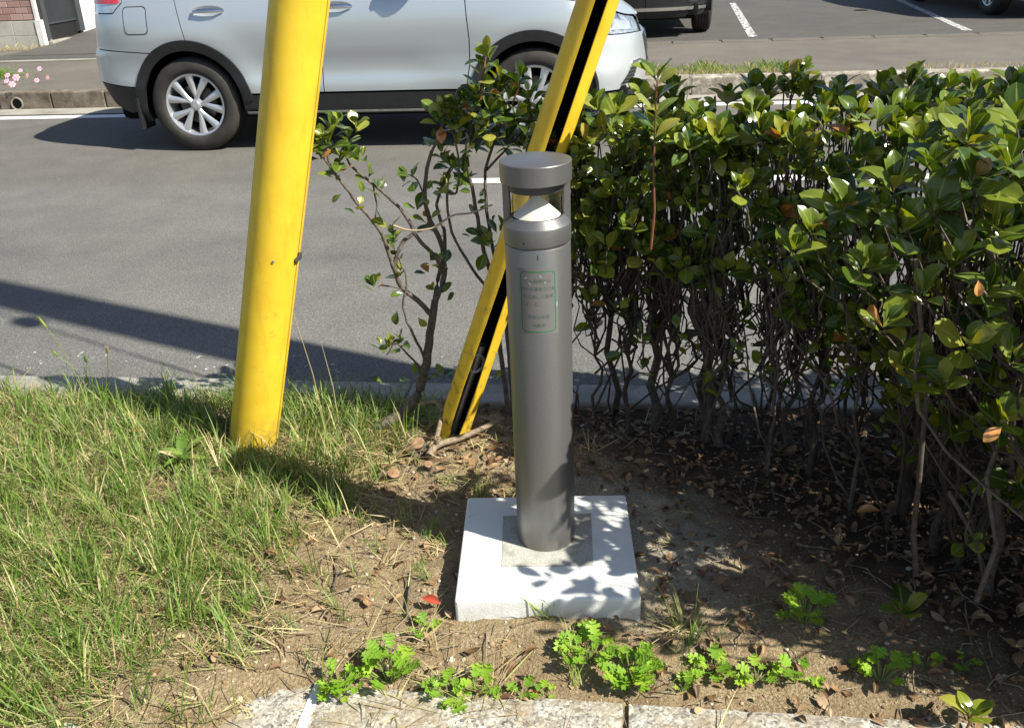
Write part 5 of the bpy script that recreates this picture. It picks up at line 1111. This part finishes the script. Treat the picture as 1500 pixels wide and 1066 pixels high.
# foxtail grasses
fx = []
for px, py, hx, hy, lab in ((135, 620, 68, 480, 'tall foxtail grass leaning left over the road'), (150, 620, 86, 522, 'foxtail grass with a short bent ear beside the tallest one'), (140, 622, 127, 531, 'foxtail grass with an upright ear, rightmost of the clump'), (152, 600, 157, 517, 'dry foxtail stalk in front of the worn line')):
    p = atZ(px, py, 0); q = atY(hx, hy, p.y - .05); root = empty('foxtail_grass', p); tag(root, lab, 'foxtail', 'foxtails by the kerb'); d_ = q - p
    b = MB(); st_ = [Vector((0, 0, 0)), d_ * .35 + Vector((.012, 0, .03)), d_ * .7 + Vector((.012, 0, .03)), d_]; b.tube([Vector(v) for v in catmull([tuple(v) for v in st_], 4)], .0011, 5); b.build('stalk', MT['weed_stem'], root)
    ed = (d_ - st_[2]).normalized(); ear = MB(); L_ = .042 if hx in (68,) else .028; ear.tube([d_, d_ + ed * L_ * .2, d_ + ed * L_ * .6, d_ + ed * L_], [.002, .0045, .004, .001], 8)
    rg = random.Random(hx)
    for k in range(150):
        t = rg.random(); a__ = rg.uniform(0, 6.28); o_ = ed.orthogonal().normalized(); o_ = Matrix.Rotation(a__, 3, ed) @ o_; c_ = d_ + ed * L_ * t; e = c_ + (o_ * .009 + ed * .006); w_ = ed.cross(o_) * .0003; ear.add([c_ + w_, c_ - w_, e], [(0, 1, 2)])
    ear.build('ear', MT['grass'] if hx != 157 else MT['straw'], root)
for px, py, hx, hy in ((480, 640, 428, 452), (498, 630, 470, 500), (330, 650, 279, 540)):
    p = atZ(px, py, 0); q = atY(hx, hy, p.y + .02); root = empty('dry_stalk', p); tag(root, {428: 'tallest dry grass stalk leaning against the thick yellow guard', 470: 'dry grass stalk left of the crooked shrub trunk', 279: 'dry grass stalk left of the thick yellow guard'}[hx], 'stalk', 'dry stalks at the kerb')
    b = MB(); d_ = q - p; b.tube([Vector((0, 0, 0)), d_ * .5 + Vector((.008, 0, 0)), d_], [.0016, .0013, .0006], 5); b.build('stalk', MT['straw'], root)
# dead leaves: the large ones singly, the rest as litter
DL = [leaf_arrays(.52, .5, .7, .2), leaf_arrays(.42, .9, .3, -.3), leaf_arrays(.55, -.4, -.5, -.3), leaf_arrays(.36, 1.2, .9, .1)]
DL_ME = [to_mesh('dead_leaf', v, f, MT['dead']) for v, f in DL]
rnd.seed(77)
def lay(x, y, zo=.0):
    az = rnd.uniform(0, 6.28); return basis((math.cos(az), math.sin(az), rnd.gauss(0, .22)), (rnd.gauss(0, .35), rnd.gauss(0, .35), 1))
litter = []; singles = []
def under(x, y): return x > .12 and y > front_y(x) - .15
cnt = 0
while cnt < 4200:
    u = rnd.uniform(-1.3, 2.4); v = rnd.uniform(1.46, 2.78); p = RW(u, v); x, y = p.x, p.y
    if abs(x - .068) < .235 and abs(y - 1.93) < .235: continue
    w_ = 1.0 if under(x, y) else (.95 if (v > 2.35 and x > -.5) else .45 if x > .32 else .22)
    if rnd.random() > w_: continue
    cnt += 1; s = rnd.uniform(.018, .042) * (1.2 if rnd.random() < .12 else 1); litter.append([rnd.randrange(4), Vector((x, y, soil_z(x, y) + .004 + rnd.random() * .012)), lay(x, y), s, rnd.random()])
def zone(p):
    u, v = uvof(p.x, p.y)
    if under(p.x, p.y): return ('dry brown fallen leaf on the dark ground under the hedge', 'fallen leaves under the hedge')
    if v > 2.3 and p.x < .12: return ('dry brown fallen leaf in the litter around the stumps and split guard', 'fallen leaves around the stumps')
    if p.x > .12: return ('dry brown fallen leaf on the sandy soil right of the slab', 'fallen leaves right of the slab')
    if p.x < -.55: return ('dry brown fallen leaf lying in the grass at left', 'fallen leaves in the grass')
    return ('dry brown fallen leaf on the bare soil left of or below the slab', 'fallen leaves left of the slab')
ch = pick_visible(litter, 170)
for i in sorted(ch):
    k, p, R_, s, t = litter[i]; o = bpy.data.objects.new('dead_leaf', DL_ME[k]); C.objects.link(o); o.location = p; o.rotation_euler = R_.to_euler(); o.scale = (s, s, s); lb, g = zone(p); tag(o, lb, 'leaf', g)
o = link('leaf_litter', mass_mesh('leaf_litter', [l for i, l in enumerate(litter) if i not in ch], DL, MT['dead'])); tag(o, 'mat of small dry brown leaves on the planting soil', 'leaf litter', kind='stuff')
p = atZ(630, 880, .01); o = bpy.data.objects.new('red_leaf', to_mesh('red_leaf', *DL[1], MT['red_leaf'])); C.objects.link(o); o.location = (p.x - .02, p.y, soil_z(p.x, p.y) + .018); o.scale = (.052, .052, .052); o.rotation_euler = basis((1, -.55, .1), (-.2, -.4, 1)).to_euler(); tag(o, 'bright red curled leaf at the left front corner of the slab', 'leaf')
for px, py, lab in ((210, 632, 'orange-brown dead leaf on the grass left of the thick guard'), (1290, 748, 'reddish leaf hanging low in the hedge shade')):
    p = atZ(px, py, .03); o = bpy.data.objects.new('orange_dead_leaf', to_mesh('orange_dead_leaf', *DL[1], MT['orange'])); C.objects.link(o); o.location = p; o.scale = (.06, .06, .06); o.rotation_euler = basis((-1, .1, .05), (.1, -.4, 1)).to_euler(); tag(o, lab, 'leaf')
# twigs
tw = MB(); tws = []
for k in range(900):
    u = rnd.uniform(-1.0, 1.6); v = rnd.uniform(1.45, 2.75); p = RW(u, v); x, y = p.x, p.y
    if abs(x - .068) < .25 and abs(y - 1.93) < .25: continue
    if density(x, y) > .6: continue
    az = rnd.uniform(0, 6.28); L_ = rnd.uniform(.03, .12); z0 = soil_z(x, y) + .004; e = Vector((x + math.cos(az) * L_, y + math.sin(az) * L_, 0)); e.z = soil_z(e.x, e.y) + .005
    m_ = (Vector((x, y, z0)) + e) / 2 + Vector((rnd.gauss(0, .006), rnd.gauss(0, .006), .006)); r_ = rnd.uniform(.0007, .0019); tw.tube([(x, y, z0), m_, e], [r_, r_, r_ * .6], 4)
o = tw.build('twig_litter', MT['bark_mid']); tag(o, 'fine broken twigs strewn over the soil', 'twigs', kind='stuff')
for px, py, qx, qy, r_, lab in ((488, 868, 494, 822, .004, 'upright-lying dark twig on the soil left of the slab'), (597, 905, 603, 838, .0045, 'dark stick on the soil near the red leaf'), (745, 905, 835, 915, .003, 'thin twig along the front foot of the slab'), (960, 870, 1000, 812, .003, 'dark twig on the sand right of the slab'), (600, 690, 540, 640, .003, 'grey twig across the litter by the stumps')):
    a_, b2 = atZ(px, py, 0), atZ(qx, qy, 0); a_.z = soil_z(a_.x, a_.y) + r_; b2.z = soil_z(b2.x, b2.y) + r_ + .004
    b = MB(); b.tube([v - a_ for v in wiggle(a_, b2, 6, .012, seed=px)], [r_ * (1 - .4 * k / 6) for k in range(7)], 6); o = b.build('twig', MT['bark'], None, True, 80, loc=a_); tag(o, lab, 'twig')
# gravel and clods
ico = bmesh.new(); bmesh.ops.create_icosphere(ico, subdivisions=1, radius=1); ST = []
for q in range(4):
    V = np.array([tuple(v.co * (1 + .35 * noise.noise(v.co * 1.7 + Vector((q * 5, 0, 0))))) for v in ico.verts]) * np.array([1, .8, .6]); ST.append((V, [tuple(v.index for v in f.verts) for f in ico.faces]))
ico.free(); gv = []
for k in range(12000):
    u = rnd.uniform(-1.5, 1.7); v = rnd.uniform(1.34, 2.7); p = RW(u, v)
    if abs(p.x - .068) < .22 and abs(p.y - 1.93) < .22: continue
    if density(p.x, p.y) > .75: continue
    s = .0014 + .0048 * rnd.random() ** 3 + (rnd.random() < .02) * .005; q = rnd.uniform(0, 6.28); gv.append([rnd.randrange(4), Vector((p.x, p.y, soil_z(p.x, p.y) + s * .25)), Matrix.Rotation(q, 3, 'Z'), s, rnd.betavariate(1.2, 1.5)])
o = link('gravel', mass_mesh('gravel', gv, ST, MT['gravel'], False)); tag(o, 'small stones and clods scattered on the soil', 'gravel', kind='stuff')
# weeds on the far pavement
rg = random.Random(40); V = []; F = []; T = []
def tuft_mesh(name, n, u0, u1, v0, v1, hmax, m, lab, cat, z):
    V = []; F = []; T = []
    for k in range(n):
        t = rg.random(); u = u0 + (u1 - u0) * t; p = RW(u, rg.uniform(v0, v1), z); h = hmax * rg.uniform(.3, 1) * (.55 + .45 * math.sin(t * 9) ** 2); az = rg.uniform(0, 6.28); ln = rg.uniform(.1, .9) * h; o_ = len(V)
        V += [(p.x + .004, p.y, p.z), (p.x - .004, p.y, p.z), (p.x + math.cos(az) * ln * .5, p.y + math.sin(az) * ln * .5, p.z + h * .7), (p.x + math.cos(az) * ln, p.y + math.sin(az) * ln, p.z + h)]; F += [(o_, o_ + 1, o_ + 2), (o_ + 1, o_ + 3, o_ + 2)]; tv = rg.random(); T += [tv] * 4
    me = bpy.data.meshes.new(name); me.from_pydata(V, [], F); at = me.attributes.new('tint', 'FLOAT', 'POINT'); at.data.foreach_set('value', T); me.materials.append(m); o = link(name, me); tag(o, lab, cat, kind='stuff')
tuft_mesh('verge_grass', 900, -.15, 1.55, 9.55, 10.05, .11, MT['grass'], 'weedy grass strip on the far kerb right of the silver car', 'grass', ZS)
tuft_mesh('verge_straw', 700, -.15, 1.65, 9.53, 9.75, .07, MT['straw'], 'dry straw along the far kerb edge', 'straw', ZS)
tuft_mesh('verge_grass', 350, 2.6, 5.5, 9.55, 9.8, .07, MT['straw'], 'dry grass fringe on the far kerb behind the hedge', 'grass', ZS)
tuft_mesh('plinth_weeds', 160, -9.9, -8.7, 13.55, 13.75, .13, MT['straw'], 'dry weeds along the house foundation', 'weeds', ZS)
fl = empty('pink_flowers', RW(-7.25, 10.6, ZS)); tag(fl, 'small clump of pink flowers spilling over the far pavement at left', 'flowers')
b = MB()
for k in range(800):
    u, v = rg.gauss(-.28, .17), rg.gauss(.05, .14); h = rg.uniform(.01, .13) * math.exp(-max(0, u + .42) * 2.2); p = UD * u + VD * v; p = Vector((u, v, 0)); az = rg.uniform(0, 6.28); s = .045
    c_ = Vector((u, v, h)); d_ = Vector((math.cos(az), math.sin(az), rg.uniform(-.2, .6))); w_ = d_.cross(Vector((0, 0, 1))).normalized() * .008; b.add([c_ + w_, c_ - w_, c_ + d_ * s], [(0, 1, 2)])
b.build('foliage', MT['weed'], fl); fl.rotation_euler = (0, 0, YAW)
for px, py, s in ((30, 104, .028), (24, 114, .042), (58, 101, .027), (40, 111, .03), (54, 118, .026), (70, 114, .024), (11, 111, .034), (18, 124, .036), (10, 119, .03)):
    p = atZ(px, py, ZS + .10) ; l_ = fl.matrix_basis.inverted() @ p; f_ = empty('flower', l_, 0, fl); f_.rotation_euler = (rg.uniform(.6, 1.2), 0, rg.uniform(-.5, .5))
    b = MB()
    for k in range(6):
        a__ = k * math.pi / 3; a2_ = .42; ctr = Vector((0, 0, 0)); P_ = [Vector((math.cos(a__ + t) * r_ * s, math.sin(a__ + t) * r_ * s, .004)) for t, r_ in ((-a2_ * .4, .25), (-a2_, .8), (-a2_ * .4, 1.0), (a2_ * .4, 1.0), (a2_, .8), (a2_ * .4, .25))]; b.add(P_, [tuple(range(6))])
    b.build('petals', MT['petal'], f_); b = MB(); b.lathe([(s * .24, .004), (s * .2, .010), (0, .012)], 10); b.build('flower_centre', MT['pollen'], f_)
    b = MB(); b.tube([Vector((0, 0, 0)), Vector((0, -.0, -.10))], .0025, 4); b.build('stalk', MT['weed_stem'], f_)
